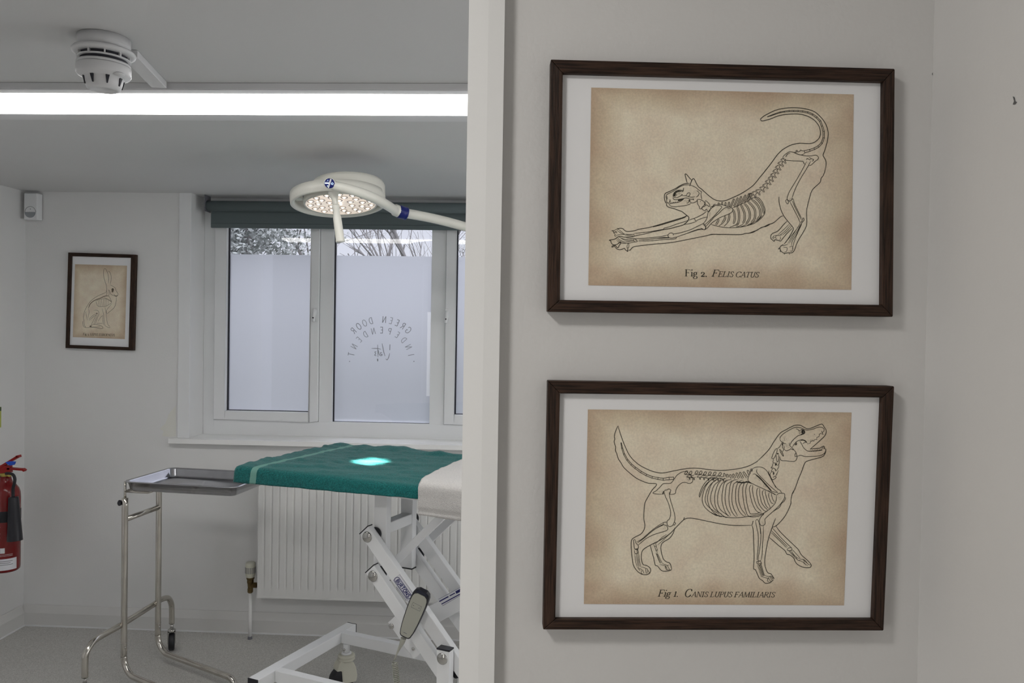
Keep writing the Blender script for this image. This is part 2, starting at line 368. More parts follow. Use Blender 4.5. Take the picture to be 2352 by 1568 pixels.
# simple stroke letters: T thick, t thin, c curve, s serif, d dot
def E_(n=12, cx=.4, cy=.5, rx=.35, ry=.5): return [(cx+rx*math.cos(2*math.pi*k/n), cy+ry*math.sin(2*math.pi*k/n)) for k in range(n+1)]
G = {
 'F': (.70, [('T', [(.15, 0), (.15, 1)]), ('t', [(.15, .97), (.62, .97)]), ('s', [(.62, .98), (.65, .78)]), ('t', [(.15, .52), (.46, .52)]), ('s', [(.46, .62), (.46, .42)]), ('s', [(.0, .02), (.32, .02)]), ('s', [(0, .97), (.15, .97)])]),
 'E': (.74, [('T', [(.15, 0), (.15, 1)]), ('t', [(.15, .97), (.60, .97)]), ('s', [(.60, .98), (.63, .78)]), ('t', [(.15, .52), (.46, .52)]), ('s', [(.46, .62), (.46, .42)]), ('t', [(.15, .03), (.62, .03)]), ('s', [(.62, .03), (.66, .24)]), ('s', [(0, .02), (.15, .02)]), ('s', [(0, .97), (.15, .97)])]),
 'L': (.68, [('T', [(.15, 0), (.15, 1)]), ('t', [(.15, .03), (.60, .03)]), ('s', [(.60, .03), (.64, .25)]), ('s', [(0, .02), (.15, .02)]), ('s', [(0, .97), (.32, .97)])]),
 'I': (.42, [('T', [(.2, 0), (.2, 1)]), ('s', [(.04, .02), (.36, .02)]), ('s', [(.04, .97), (.36, .97)])]),
 'S': (.64, [('c', [(.54, .76), (.48, .93), (.33, 1), (.17, .93), (.11, .76), (.22, .6), (.42, .46), (.55, .3), (.5, .1), (.35, 0), (.18, .04), (.08, .24)])]),
 'C': (.86, [('c', [(.78, .74), (.70, .92), (.5, 1), (.26, .92), (.1, .7), (.07, .45), (.15, .18), (.34, .02), (.55, 0), (.72, .1), (.80, .26)]), ('s', [(.78, .95), (.79, .72)])]),
 'A': (.78, [('t', [(.07, 0), (.40, 1)]), ('T', [(.40, 1), (.70, 0)]), ('t', [(.18, .35), (.58, .35)]), ('s', [(-.03, .02), (.18, .02)]), ('s', [(.56, .02), (.84, .02)])]),
 'T': (.72, [('T', [(.36, 0), (.36, 1)]), ('t', [(.04, .97), (.68, .97)]), ('s', [(.04, .98), (.02, .78)]), ('s', [(.68, .98), (.70, .78)]), ('s', [(.2, .02), (.52, .02)])]),
 'U': (.80, [('c', [(.16, 1), (.16, .7), (.16, .32), (.24, .08), (.42, 0), (.58, .08), (.65, .32), (.65, .7), (.65, 1)]), ('s', [(.02, .97), (.32, .97)]), ('s', [(.54, .97), (.78, .97)])]),
 'N': (.84, [('t', [(.13, 0), (.13, 1)]), ('T', [(.13, 1), (.70, 0)]), ('t', [(.70, 0), (.70, 1)]), ('s', [(.0, .02), (.26, .02)]), ('s', [(.58, .97), (.82, .97)]), ('s', [(0, .97), (.13, .97)])]),
 'P': (.66, [('T', [(.15, 0), (.15, 1)]), ('c', [(.15, .97), (.42, .97), (.59, .87), (.60, .66), (.45, .51), (.15, .48)]), ('s', [(0, .02), (.32, .02)]), ('s', [(0, .97), (.15, .97)])]),
 'B': (.68, [('T', [(.15, 0), (.15, 1)]), ('c', [(.15, .97), (.42, .97), (.56, .87), (.55, .66), (.42, .54), (.15, .52)]), ('c', [(.15, .52), (.45, .5), (.62, .38), (.62, .16), (.46, .03), (.15, .03)])]),
 'R': (.74, [('T', [(.15, 0), (.15, 1)]), ('c', [(.15, .97), (.42, .97), (.57, .87), (.57, .66), (.43, .52), (.15, .49)]), ('T', [(.36, .49), (.66, 0)]), ('s', [(0, .02), (.3, .02)]), ('s', [(0, .97), (.15, .97)]), ('s', [(.6, .02), (.78, .02)])]),
 'M': (1.0, [('t', [(.1, 0), (.14, 1)]), ('T', [(.14, 1), (.48, 0)]), ('t', [(.48, 0), (.82, 1)]), ('T', [(.84, 1), (.86, 0)]), ('s', [(-.02, .02), (.22, .02)]), ('s', [(.72, .02), (1.0, .02)])]),
 'D': (.80, [('T', [(.15, 0), (.15, 1)]), ('c', [(.15, .97), (.42, .96), (.64, .8), (.71, .5), (.64, .2), (.42, .04), (.15, .03)])]),
 'O': (.84, [('c', E_(12, .41, .5, .34, .5))]),
 'G': (.86, [('c', [(.76, .76), (.66, .93), (.48, 1), (.26, .92), (.1, .7), (.07, .45), (.15, .18), (.34, .02), (.55, 0), (.74, .12)]), ('T', [(.74, .08), (.74, .42)]), ('t', [(.52, .42), (.76, .42)])]),
 'V': (.8, [('T', [(.08, 1), (.40, 0)]), ('t', [(.40, 0), (.7, 1)])]),
 'i': (.32, [('T', [(.16, 0), (.16, .62)]), ('s', [(.02, .02), (.30, .02)]), ('s', [(.02, .6), (.16, .62)]), ('d', [(.16, .92)])]),
 'g': (.56, [('c', E_(10, .24, .42, .16, .2)), ('t', [(.34, .56), (.44, .63), (.53, .60)]), ('c', [(.14, .26), (.07, .16), (.13, .07), (.34, .04), (.46, -.06), (.43, -.24), (.25, -.32), (.08, -.27), (.03, -.14), (.12, -.02), (.2, .05)])]),
 '1': (.40, [('T', [(.2, 0), (.2, .78)]), ('t', [(.06, .66), (.2, .78)]), ('s', [(.04, .02), (.36, .02)])]),
 '2': (.56, [('c', [(.08, .44), (.13, .58), (.27, .64), (.42, .54), (.41, .38), (.26, .2), (.06, .04)]), ('T', [(.06, .04), (.48, .04)]), ('s', [(.48, .04), (.52, .18)])]),
 '3': (.54, [('c', [(.06, .5), (.2, .64), (.38, .56), (.38, .38), (.2, .26), (.38, .18), (.44, -.02), (.3, -.24), (.06, -.26)])]),
 '.': (.26, [('d', [(.12, .05)])]), ' ': (.34, []),
 'e': (.5, [('c', [(.08, .32), (.4, .34), (.34, .56), (.18, .6), (.07, .4), (.1, .1), (.3, .0), (.42, .1)])]),
}
def text(ink, s, x0, y0, x1, y1, h, slant=0.0, thick=.14, thin=.055, sans=False, mi=0, up=None, track=0.0):
    """s along the baseline (x0,y0)-(x1,y1), capital height h (pixels)"""
    adv = sum(G[c][0]+track for c in s); L = math.hypot(x1-x0, y1-y0); tx, ty = (x1-x0)/L, (y1-y0)/L
    ux, uy = up or (ty, -tx); k = L/(adv*h); pen = 0.0
    def nib(dx, dy):
        a = abs(dx*tx+dy*ty); v = abs(dx*ux+dy*uy); return thin+(thick-thin)*max(0, v)**1.5
    for c in s:
        for kind, pts in G[c][1]:
            q = [((pen+px_)*h*k, py_*h) for px_, py_ in pts]
            q = [(a+b*slant, b) for a, b in q]
            q = [(x0+a*tx+b*ux, y0+a*ty+b*uy) for a, b in q]
            if kind == 'd':
                r = thick*h*.62; ink.fill([(q[0][0]+r*math.cos(t*.785), q[0][1]+r*math.sin(t*.785)) for t in range(8)], mi); continue
            if sans:
                if kind == 's': continue
                ink.line(crom2(q) if kind == 'c' else q, thick*h, mi, taper=False)
            elif kind == 'c': ink.line(crom2(q), h, mi, nib=nib)
            else: ink.line(q, {'T': thick, 't': thin, 's': thin}[kind]*h, mi, taper=False)
        pen += G[c][0]+track

# ================================================================ THE SETTING
def plain(us, vs, zs, fr, name, m):
    mb = MB(); mb.box(fr, us, vs, zs); return struct(mb, name, m)
WX = Fr((0, 0, 0), 0)
fl = MB(); fl.box(WX, (-2.9, 3.4), (-2.2, 4.1), (-0.05, 0.0)); struct(fl, 'floor', M['floor'])
# treatment room ceiling and corridor ceiling
cl = MB(); cl.box(WX, (-2.9, 3.4), (1.06, 4.3), (CEIL, CEIL+0.08)); struct(cl, 'ceiling', M['ceiling'])
c2 = MB(); c2.box(WX, (-1.9, 1.4), (-2.0, 1.04), (2.34, 2.42)); struct(c2, 'ceiling', M['ceiling'])

# back wall with the window opening
uL = (R.at(443, 447)[0]+R.at(433, 1000)[0])/2
uMid = (R.at(880, 600, .14)[0])
uR_ = 2*uMid-uL
zSill = R.at(700, 1012, -0.03)[1]-0.004
bw = MB()
bw.box(R, (-0.3, uL), (0, .30), (0, CEIL)); bw.box(R, (uR_, 5.4), (0, .30), (0, CEIL)); bw.box(R, (uL, uR_), (0, .30), (0, zSill-0.0))
struct(bw, 'wall_back', M['wall_room'])
lw = MB(); lw.box(R, (-0.3, 0.0), (-2.75, 0.0), (0, CEIL)); struct(lw, 'wall_left', M['wall_room'])
rw = MB(); rw.box(R, (4.6, 4.9), (-2.9, 0.0), (0, CEIL)); struct(rw, 'wall_right', M['wall_room'])

# partition wall, opening and its painted trim
tL = (N.at(1077, 0, -.022)[0]+N.at(1054, 1568, -.022)[0])/2
tM = (N.at(1123, 100, -.022)[0]+N.at(1099, 1400, -.022)[0])/2
tR = (N.at(1160, 0, -.006)[0]+N.at(1134, 1568, -.006)[0])/2
uC = (N.at(2139, 400)[0]+N.at(2128, 900)[0]+N.at(2100, 1540)[0])/3
jl = -0.98
pw = MB()
pw.box(N, (tL+.004, uC+.25), (0, .11), (0, 2.42)); pw.box(N, (-2.3, jl-.004), (0, .11), (0, 2.42)); pw.box(N, (jl-.004, tL+.004), (0, .11), (1.96, 2.42))
pw.box(N, (uC+.25, 2.5), (0.02, .11), (0, 2.42))
struct(pw, 'wall_front', M['wall'])
cw = MB(); cw.box(N, (uC, uC+.12), (-2.9, 0.0), (0, 2.42)); wr = struct(cw, 'wall_right', M['wall'])
cw = MB(); cw.box(N, (-1.75, -1.6), (-2.9, 0.0), (0, 2.42)); struct(cw, 'wall_left', M['wall'])
cw = MB(); cw.box(N, (-1.75, uC+.12), (-2.95, -2.8), (0, 2.42)); struct(cw, 'wall_behind', M['wall'])
def scuff(name, pts, fr, v, m):
    i = Ink(fr, v); i.fill(pts); return i
s_ = MB()
# dark scuff on the right hand wall, and a few chips along the corner
def onright(px, py):
    d = ray(px, py); t = (N.o+N.u*(uC-.0006)-O).dot(N.u)/d.dot(N.u); return O+d*t
for pts in ([(2326, 221), (2330, 223), (2332, 233), (2336, 234), (2331, 240), (2326, 240), (2329, 232)], [(2140, 168), (2142, 167), (2142, 172), (2140, 173)]):
    s_.add([onright(*p) for p in pts], [tuple(range(len(pts)))])
s_.build('scuff_mark', M['scuff'], wr)
# vertical trim along the opening: flat face then a face that falls back to the wall, plus the lining
tr = MB()
prof = [(tL, 0.0), (tL, -.022), (tM, -.0215), (tR, -.0185), (tR, 0.0)]
tr.poly([N(u, v, 0.0) for u, v in prof], (0, 0, 1), 1.985)
struct(tr, 'trim_1', M['gloss'])
tr = MB(); tr.box(N, (tL, tL+.012), (0.0, .125), (0, 1.97)); tr.box(N, (jl-.012, jl), (0, .125), (0, 1.97)); tr.box(N, (jl, tL), (0, .125), (1.945, 1.962)); struct(tr, 'trim_2', M['gloss'])
tr = MB(); tr.box(N, (jl-.05, jl), (-.02, 0), (0, 1.985)); tr.box(N, (jl, tL), (-.02, 0), (1.955, 2.0)); struct(tr, 'trim_3', M['gloss'])

# skirtings: vertical face, then a long chamfer back to the wall
def skirting(name, fr, a, b, along='u', sgn=-1, base=0.0, top=.098, th=.017, knee=.062):
    mb = MB(); pr = [(0, 0), (th, 0), (th, knee), (.004, top), (0, top)]
    if along == 'u': q = [fr(a, base+sgn*p, z) for p, z in pr]; mb.poly(q, fr.u, b-a)
    else: q = [fr(base+sgn*p, a, z) for p, z in pr]; mb.poly(q, fr.v, b-a)
    return struct(mb, name, M['skirt'], 0.0015)
skirting('baseboard_back', R, 0.0, 4.6)
skirting('baseboard_left', R, -2.6, -.0175, 'v', +1)
skirting('baseboard_front', N, tR+.001, uC)
skirting('baseboard_right', N, -2.8, -.0175, 'v', -1, uC)
# flooring sealant bead
sb = MB(); sb.box(R, (0, 4.6), (-.021, -.017), (0, .006)); sb.box(R, (0, .021), (-2.6, -.02), (0, .006)); struct(sb, 'trim_4', M['upvc'])
# flat trim down the left side of the window opening, and the window board
u0, u1 = (R.at(413, 460, -.004)[0]+R.at(406, 1000, -.004)[0])/2, uL
tb = MB(); tb.box(R, (u0, u1), (-.005, 0), (zSill, CEIL)); tb.box(R, (uR_, uR_+u1-u0), (-.005, 0), (zSill, CEIL)); struct(tb, 'trim_5', M['upvc'], .0015)
ub = R.at(386, 1010, -.035)[0]
wb = MB(); wb.box(R, (ub, 2*uMid-ub), (-.035, -.0001), (zSill-.022, zSill)); wb.box(R, (uL, uR_), (-.0001, .142), (zSill-.0, zSill+.001)); 
struct(wb, 'trim_6', M['gloss'], .006)
dm = Ink(R, -.0008); dm.fill([(404, 930), (404, 1001), (390, 1003), (372, 1001), (376, 990), (366, 985), (380, 972), (388, 950)]); ds = dm.mb.build('damp_stain', M['damp'], bpy.data.objects['wall_back'])

# ---------------------------------------------------------------- window
VW = .14
def wx(px0, py0, px1, py1, v=VW): return (R.at(px0, py0, v)[0]+R.at(px1, py1, v)[0])/2
zT = CEIL+.0005
f0 = uL+.0005
zb_out = zSill+.001
g1 = (wx(497, 520, 489, 963), wx(741, 530, 728, 968))          # left sash, outer edges
zs_b = (R.at(490, 963, VW)[1]+R.at(728, 968, VW)[1])/2
a1 = (wx(523, 522, 517, 943), wx(717, 530, 710, 946)); za1 = (R.at(517, 943, VW)[1]+R.at(711, 946, VW)[1])/2
a2 = (wx(768, 528, 761, 970), wx(993, 532, 986, 974)); za2 = (R.at(761, 970, VW)[1]+R.at(986, 974, VW)[1])/2
g3 = (2*uMid-g1[1], 2*uMid-g1[0]); a3 = (2*uMid-a1[1], 2*uMid-a1[0])
g3 = (wx(1026, 532, 1018, 975), g3[1]); a3 = (wx(1049, 532, 1043, 952), a3[1])
zHead = CEIL-.05
uE = uR_-.0005
wf = MB()
wf.box(R, (f0, g1[0]), (VW, VW+.06), (zb_out, zT)); wf.box(R, (g3[1], uE), (VW, VW+.06), (zb_out, zT))
wf.box(R, (g1[0], g3[1]), (VW, VW+.06), (zb_out, zs_b)); wf.box(R, (g1[0], g3[1]), (VW, VW+.06), (zHead, zT))
wf.box(R, (g1[1], a2[0]), (VW, VW+.06), (zs_b, zHead)); wf.box(R, (a2[1], g3[0]), (VW, VW+.06), (zs_b, zHead))
wf.box(R, (a2[0], a2[1]), (VW, VW+.06), (zs_b, za2))
for (x0, x1, s) in ((a2[0], a2[0]+.012, 1), (a2[1]-.012, a2[1], -1)): pass
win = struct(wf, 'window_1', M['upvc'], .003)
def sash(g, a, zb_, zg, nm):
    mb = MB(); v0, v1 = VW-.012, VW+.045; e = .0016
    mb.box(R, (g[0]+e, a[0]), (v0, v1), (zb_+e, zHead-e)); mb.box(R, (a[1], g[1]-e), (v0, v1), (zb_+e, zHead-e))
    mb.box(R, (a[0], a[1]), (v0, v1), (zb_+e, zg)); mb.box(R, (a[0], a[1]), (v0, v1), (zHead-.045, zHead-e))
    o = mb.build('sash', M['upvc'], win, .004)
    pane(a, zg, o, zHead-.045); return o
LET = R.at(600, 584, VW+.026)[1]; LET = (LET+R.at(1000, 589.5, VW+.026)[1])/2
def pane(a, zg, par, ztop):
    gk = MB(); w = .006; v = VW+.018
    gk.box(R, (a[0], a[0]+w), (v, v+.012), (zg, ztop)); gk.box(R, (a[1]-w*.3, a[1]), (v, v+.012), (zg, ztop)); gk.box(R, (a[0], a[1]), (v, v+.012), (zg, zg+.003))
    gk.build('glazing_gasket', M['darkgap'], par)
    gl = MB(); gl.add([R(a[0]+.001, VW+.022, zg+.001), R(a[1]-.001, VW+.022, zg+.001), R(a[1]-.001, VW+.022, ztop), R(a[0]+.001, VW+.022, ztop)], [(0, 1, 2, 3)])
    gl.build('glass_pane', M['pane'], par)
    fm = MB(); fm.add([R(a[0]+.004, VW+.026, zg+.003), R(a[1]-.001, VW+.026, zg+.003), R(a[1]-.001, VW+.026, LET), R(a[0]+.004, VW+.026, LET)], [(0, 1, 2, 3)])
    return fm.build('frosted_film', M['film'], par)
sl = sash(g1, a1, zs_b, za1, 'l'); sr = sash(g3, a3, zs_b, (R.at(1043, 952, VW)[1]), 'r')
fm2 = pane(a2, za2, win, zHead)
# handles on the two opening sashes
for (px, py, par) in ((724, 722, sl), (1027, 725, sr)):
    u, z = R.at(px, py, VW-.02); hb = MB()
    hb.box(R, (u-.010, u+.008), (VW-.02, VW-.012), (z-.034, z+.034))
    hb.tube([R(u, VW-.024, z+.02), R(u, VW-.030, z+.01), R(u-.002, VW-.034, z-.015), R(u-.004, VW-.036, z-.035)], [.010, .010, .008, .008], 10)
    ho = hb.build('sash_handle', M['upvc'], par, .002)
    kb = MB(); kb.lathe([(.0035, 0), (0, .0)], R(u-.003, VW-.0435, z-.016), -R.v, 8); kb.tube([R(u-.003, VW-.042, z-.016), R(u-.003, VW-.047, z-.016)], .0035, 8); kb.build('key_button', M['black'], par)
# worn lettering read from outside, so mirrored here
lt = Ink(R, VW+.0245); lf = Ink(R, VW+.0245)
def arc_word(word, cx, cy, rad, ang0, ang1, h, faint=()):
    n = len(word)
    for i, c in enumerate(word):
        if c == ' ': continue
        an = math.radians(ang0+(ang1-ang0)*i/(n-1)); bx, by = cx+(rad-h/2)*math.sin(an), cy-(rad-h/2)*math.cos(an)
        ux, uy = math.sin(an), -math.cos(an); tx, ty = -math.cos(an), -math.sin(an)    # mirrored advance
        wd = G[c][0]*h*.8
        text(lf if i in faint else lt, c, bx-tx*wd/2, by-ty*wd/2, bx+tx*wd/2, by+ty*wd/2, h, thick=.09, sans=True, up=(ux, uy))
cx_, cy_ = 780+832/8.71, 680+1263/8.71
arc_word('GREEN DOOR', cx_, cy_, 798/8.71, 43, -44, 15, (3, 6, 7))
arc_word('INDEPENDENT', cx_, 680+1290/8.71, 612/8.71, 79, -78, 14.5, (1, 2, 3, 6, 7, 8, 9))
strokes(lt, "1008,965 1003,1080; 1000,1140 985,1215 950,1275 925,1250; 850,945 868,1040 885,1120 910,1200; 760,970 765,1100 768,1220; 640,1045 740,1045 830,1060; 850,1130 820,1128 825,1165 850,1160 845,1185 810,1185 785,1140 778,1080; 738,1108 705,1115 722,1150 700,1178 738,1192", 780, 680, 8.71, 1.5)
strokes(lt, "195,1300 205,1310; 1480,1300 1495,1308; 760,1250 762,1300", 780, 680, 8.71, 2.4)
lt.mb.build('window_lettering', M['lettering'], fm2); lf.mb.build('window_lettering', M['lettering_faint'], fm2)

# ---------------------------------------------------------------- roller blind
bu0 = R.at(477, 475, .06)[0]; bu1 = 2*uMid-bu0
zr = R.at(700, 474.5, .055)[1]; rr = .0245
bl = thing('roller_blind', R(uMid, .07, CEIL-.01), 'dark green roller blind rolled up at the top of the window', 'blind')
m_ = MB(); m_.tube([R(bu0, .06, zr), R(bu1, .06, zr)], rr, 28); m_.build('roller', M['blind'], bl)
zf = R.at(700, 522.5, .088)[1]
m_ = MB(); m_.box(R, (bu0+.006, bu1-.006), (.0835, .085), (zf, zr+.003)); m_.build('blind_fabric', M['blind'], bl)
m_ = MB(); m_.box(R, (bu0+.006, bu1-.006), (.080, .0895), (zf-.006, zf+.016)); m_.build('bottom_bar', M['blind'], bl, .003)
for s, u in ((-1, bu0), (1, bu1)):
    m_ = MB(); m_.box(R, tuple(sorted((u, u+s*.004))), (.03, .095), (zr-.028, CEIL-.001)); m_.lathe([(.020, 0), (.020, .004), (.008, .006), (0, .006)], R(u+s*.004, .06, zr), R.u*s, 20)
    m_.build('bracket', M['greyprint'], bl, .001)

# ================================================================ FRAMED PRINTS
def picture(fr, wallv, depth, outer, inner, prnt, label, rebate=.008, ly=.0015):
    """corner pixels TL TR BR BL of moulding, opening and print"""
    vf = wallv-depth; vm = vf+rebate
    o_ = [fr.at(*p, vf) for p in outer]; i_ = [fr.at(*p, vf) for p in inner]
    cu = sum(p[0] for p in o_)/4; cz = min(p[1] for p in o_)
    root = thing('framed_print', fr(cu, wallv, cz), label, 'framed print', 'framed skeleton prints')
    for s in range(4):
        a, b = s, (s+1) % 4; mb = MB()
        q = [o_[a], o_[b], i_[b], i_[a]]
        mb.hexa([fr(u, vf, z) for u, z in q]+[fr(u, wallv-.001, z) for u, z in q])
        mb.build('frame_rail', M['wood_h' if s % 2 == 0 else 'wood_v'], root, .0012)
    mt = MB(); mt.add([fr(u, vm, z) for u, z in i_], [(0, 1, 2, 3)])
    mt.add([fr(u, vm+.003, z) for u, z in i_], [(0, 1, 2, 3)])
    mount = mt.build('mount', M['mount'], root, weld=False)
    pq = [fr.at(*p, vm-.0004) for p in prnt]
    pm = MB(); pm.add([fr(u, vm-.0004, z) for u, z in pq], [(0, 1, 2, 3)]); pr = pm.build('print', M['sepia'], mount)
    gm = MB(); gm.add([fr(u, vm-.003, z) for u, z in i_], [(0, 1, 2, 3)]); gm.build('glazing', M['glazing'], root)
    ink = Ink(fr, vm-.0007); return root, mount, ink

# ---------------- cat
root, mount, k = picture(N, 0.0, .020, [(1265.2, 135.9), (2055.9, 157.3), (2051.5, 727.4), (1257.4, 715.5)],
    [(1292.8, 167.2), (2029.5, 187), (2026, 700), (1286.2, 688.5)], [(1358, 201), (1960.9, 216.8), (1955.3, 665.4), (1351.3, 654.9)],
    'walnut framed print of a stretching cat skeleton, upper of the two big prints')
C1 = (1380, 450, 7.84); C2 = (1500, 380, 8.4); C3 = (1720, 230, 9.225); C4 = (1720, 340, 6.03)
w1, w2 = 1.65, 1.25
strokes(k, """245,410 260,385 320,335 430,275 560,215 700,180 850,162 1000,160 1150,175 1290,205 1400,250 1480,315 1560,400 1620,490 1660,590 1682,690 1675,800 1655,900 1625,1010 1595,1100 1572,1165 1600,1220 1630,1280 1638,1350 1628,1430;
245,410 265,435 300,438 360,425 460,395 560,355 680,318 800,300 930,290 1050,292 1160,312 1270,350 1370,410 1440,480 1490,560 1515,650 1515,730 1490,800 1440,855 1380,895 1300,918 1200,918 1100,912 1000,922 900,948 800,995 700,1060 600,1160 520,1270 430,1390 350,1490 290,1568""", *C3, w1)
chain(k, [(390, 352, 4), (470, 325, 14), (560, 290, 16), (660, 258, 18), (755, 242, 20), (852, 230, 26), (945, 230, 26), (1045, 230, 26), (1140, 238, 28), (1248, 258, 30), (1350, 302, 30), (1438, 365, 32), (1512, 440, 32), (1550, 550, 32), (1585, 660, 34), (1585, 798, 34), (1545, 908, 34), (1472, 982, 36), (1385, 1028, 38), (1292, 1062, 42), (1178, 1092, 48)], *C3, w2)
strokes(k, """950,1108 1010,1100 1000,1068 1025,1062 1038,1092 1080,1080 1100,1056 1125,1072 1175,1070; 950,1110 1050,1148 1120,1158 1190,1122""", *C3, w2)
strokes(k, """2260,-20 2150,120 2050,240 1980,330 1910,400 1800,480 1700,540 1600,590 1500,635 1420,668 1340,685 1250,678 1170,650 1100,600 1040,550 980,495 930,450 880,415 850,370 820,310 800,270 780,253 760,265 740,300 725,340 705,400;
660,340 640,270 618,180 630,160 655,180 700,235 745,285;
705,345 640,345 570,365 500,400 440,440 360,480 280,515 240,535 220,570 218,620 228,680 245,715 265,730;
262,730 260,765 285,795 320,810 400,830 480,860 560,890 610,930 655,965 685,990 690,1020 675,1060 640,1100 590,1140 520,1165 440,1185 350,1210 210,1235 0,1280;
655,965 610,1000 540,1025 450,1055 300,1100 150,1145 0,1185;
1060,1344 1150,1325 1280,1330 1400,1328 1550,1332 1700,1330 1780,1310 1850,1305 1930,1275 2000,1250 2080,1200 2150,1175 2220,1140 2290,1120 2352,1085""", *C2, w1)
strokes(k, """705,375 640,372 570,385 500,420 430,470 360,510 290,545 255,575 252,620 262,670 265,710 300,720;
715,378 780,400 840,435 890,480 930,500 925,550 930,600 940,650; 575,490 540,475 490,475 430,500 395,545 388,590 410,615 460,620 500,600 540,580 560,555 565,580;
560,578 640,585 700,605 760,610 810,600; 385,610 390,640 420,660 480,655 560,640 640,625 700,640 740,650 790,640;
575,490 590,430; 590,470 570,510; 640,580 660,540 690,525 715,540 700,580 680,595; 840,480 880,515 885,550 860,590 830,610;
700,650 705,690 740,720 790,715 840,690 850,660; 700,655 722,682; 310,750 340,780 420,795 500,785 600,775 680,755 730,730;
310,745 400,720 470,712 520,695 590,650; 690,660 690,700 650,735; 265,590 275,650; 325,655 330,700;
850,655 900,655 960,680 990,715 985,760 960,790 935,830 905,835 890,790 860,740 855,690 850,655;
1000,690 1020,680 1060,715 1095,760 1085,790 1050,770 1020,760 990,790 950,800 940,830 970,860 1000,870 1030,840 1050,880 1070,895 1095,870 1110,820; 1000,690 1010,740 980,770;
1110,820 1120,790 1150,800 1160,770 1190,745 1210,755; 1140,780 1160,800 1180,760;
1060,900 1080,870 1130,820 1200,770 1250,755 1330,755 1420,785 1500,810 1535,840 1525,890 1470,930 1400,960 1300,1000 1200,1060 1120,1120 1060,1190 1000,1240;
1060,900 1050,960 1040,1010 1010,1070 965,1120; 1220,775 1290,775 1325,800 1290,850 1220,930 1150,1000 1090,1060 1000,1140;
1500,840 1450,815 1400,812 1340,850 1260,930 1170,1000 1150,1030 1110,1070 1060,1130 1010,1180; 965,1120 990,1130 1010,1170 1010,1210 990,1240 950,1220 920,1205;
965,1120 900,1150 800,1200 700,1245 550,1290 430,1315 380,1315; 940,1215 850,1235 750,1270 650,1310 560,1344;
1030,880 980,925 900,970 840,1000 790,1020 740,1035 690,1055; 790,1020 815,1055 830,1080; 830,1075 860,1050 950,1015 1045,990; 680,1055 600,1085 450,1130 320,1180 220,1205 205,1225 215,1235; 830,1080 760,1105 680,1125 580,1140;
1530,820 1600,790 1700,745 1800,700 1900,640 1990,600; 1640,1120 1560,1160 1480,1190; 1735,1130 1660,1170 1600,1185; 1800,1135 1740,1165 1690,1180; 1900,1110 1820,1150; 2000,1060 1920,1110 1860,1145; 1430,1115 1370,1170; 2110,960 2060,1020 1990,1080; 1320,1130 1270,1165;
1950,605 2030,620 2090,680 2130,760 2160,850 2150,930 2110,990 2050,1050 1960,1110 1850,1150 1700,1185 1500,1200 1350,1190 1200,1160 1110,1130""", *C2, w2)
strokes(k, "265,710 280,735 285,705 300,742 320,680 330,730 350,710 370,730 390,705 410,725 430,700 450,715 470,700 490,705", *C2, 1.0, 0, False)
k.fill([(C2[0]+x/C2[2], C2[1]+y/C2[2]) for x, y in ((480, 660), (545, 648), (600, 640), (565, 668), (512, 684), (482, 690))])
for c in ((575, 492, 500, 480, 440, 498, 398, 545, 388, 590, 410, 612, 440, 600, 425, 570, 440, 535, 480, 508, 540, 500),):
    p = [(C2[0]+c[i]/C2[2], C2[1]+c[i+1]/C2[2]) for i in range(0, len(c), 2)]
    h = len(p)//2; n = len(p)
    for i in range(h-1): k.fill([p[i], p[i+1], p[n-2-i], p[n-1-i]])
k.line([(C2[0]+(447+13*math.cos(t*.7))/C2[2], C2[1]+(565+16*math.sin(t*.7))/C2[2]) for t in range(10)], 1.0)
k.fill([(C2[0]+(778+9*math.cos(t))/C2[2], C2[1]+(658+12*math.sin(t))/C2[2]) for t in range(6)])
k.fill([(C2[0]+(912+8*math.cos(t))/C2[2], C2[1]+(695+8*math.sin(t))/C2[2]) for t in range(6)])
for a in ((1262, 722, 1275, 755), (1335, 710, 1325, 760), (1398, 712, 1395, 775), (1468, 708, 1455, 790), (1560, 648, 1490, 810), (1635, 625, 1560, 790), (1700, 600, 1625, 785), (1785, 570, 1690, 740), (1860, 545, 1760, 710), (1895, 535, 1830, 680)):
    spike(k, *a, 24, *C2, w2)
rib(k, """1960,620 2040,680 2100,780 2125,870 2140,930; 1900,655 1980,720 2040,800 2070,900 2060,980 2000,1050; 1820,690 1900,760 1960,850 1970,950 1950,1040 1890,1100;
1760,735 1820,800 1860,900 1865,1000 1830,1080 1790,1130; 1690,750 1730,830 1765,930 1765,1040 1735,1120; 1620,790 1650,880 1660,1000 1640,1110 1600,1160; 1540,840 1570,930 1575,1040 1550,1125;
1470,930 1465,1020 1430,1110; 1390,970 1380,1040 1320,1130; 1270,1030 1240,1100 1210,1145""", 27, *C2, w2)
knobbly(k, [(20, 655), (100, 618), (160, 580), (220, 530), (270, 462), (320, 400), (362, 335), (400, 272), (440, 212), (482, 165)], *C4, w2, 62, 34, 58, 26)
strokes(k, """1310,690 1280,665 1240,670 1210,700 1215,735 1240,752 1290,755 1330,745 1355,740 1360,755 1310,775 1200,780 1050,790 900,805 680,815; 1855,600 1750,610 1650,640 1500,690 1400,725 1355,740;
1210,700 1100,725 950,745 800,758 650,768 560,765 450,750; 1240,750 1150,745 1050,755 950,770 800,785 680,795; 1130,595 900,640 720,660 600,675; 1150,605 1000,630 800,680 650,710 560,735 450,742 380,735;
1840,500 1862,530 1892,562 1880,600 1860,606 1810,595; 1310,690 1300,705""", *C1, w2)
k.fill([(C1[0]+x/C1[2], C1[1]+y/C1[2]) for x, y in ((960, 768), (1100, 745), (1230, 742), (1230, 758), (1100, 764))])
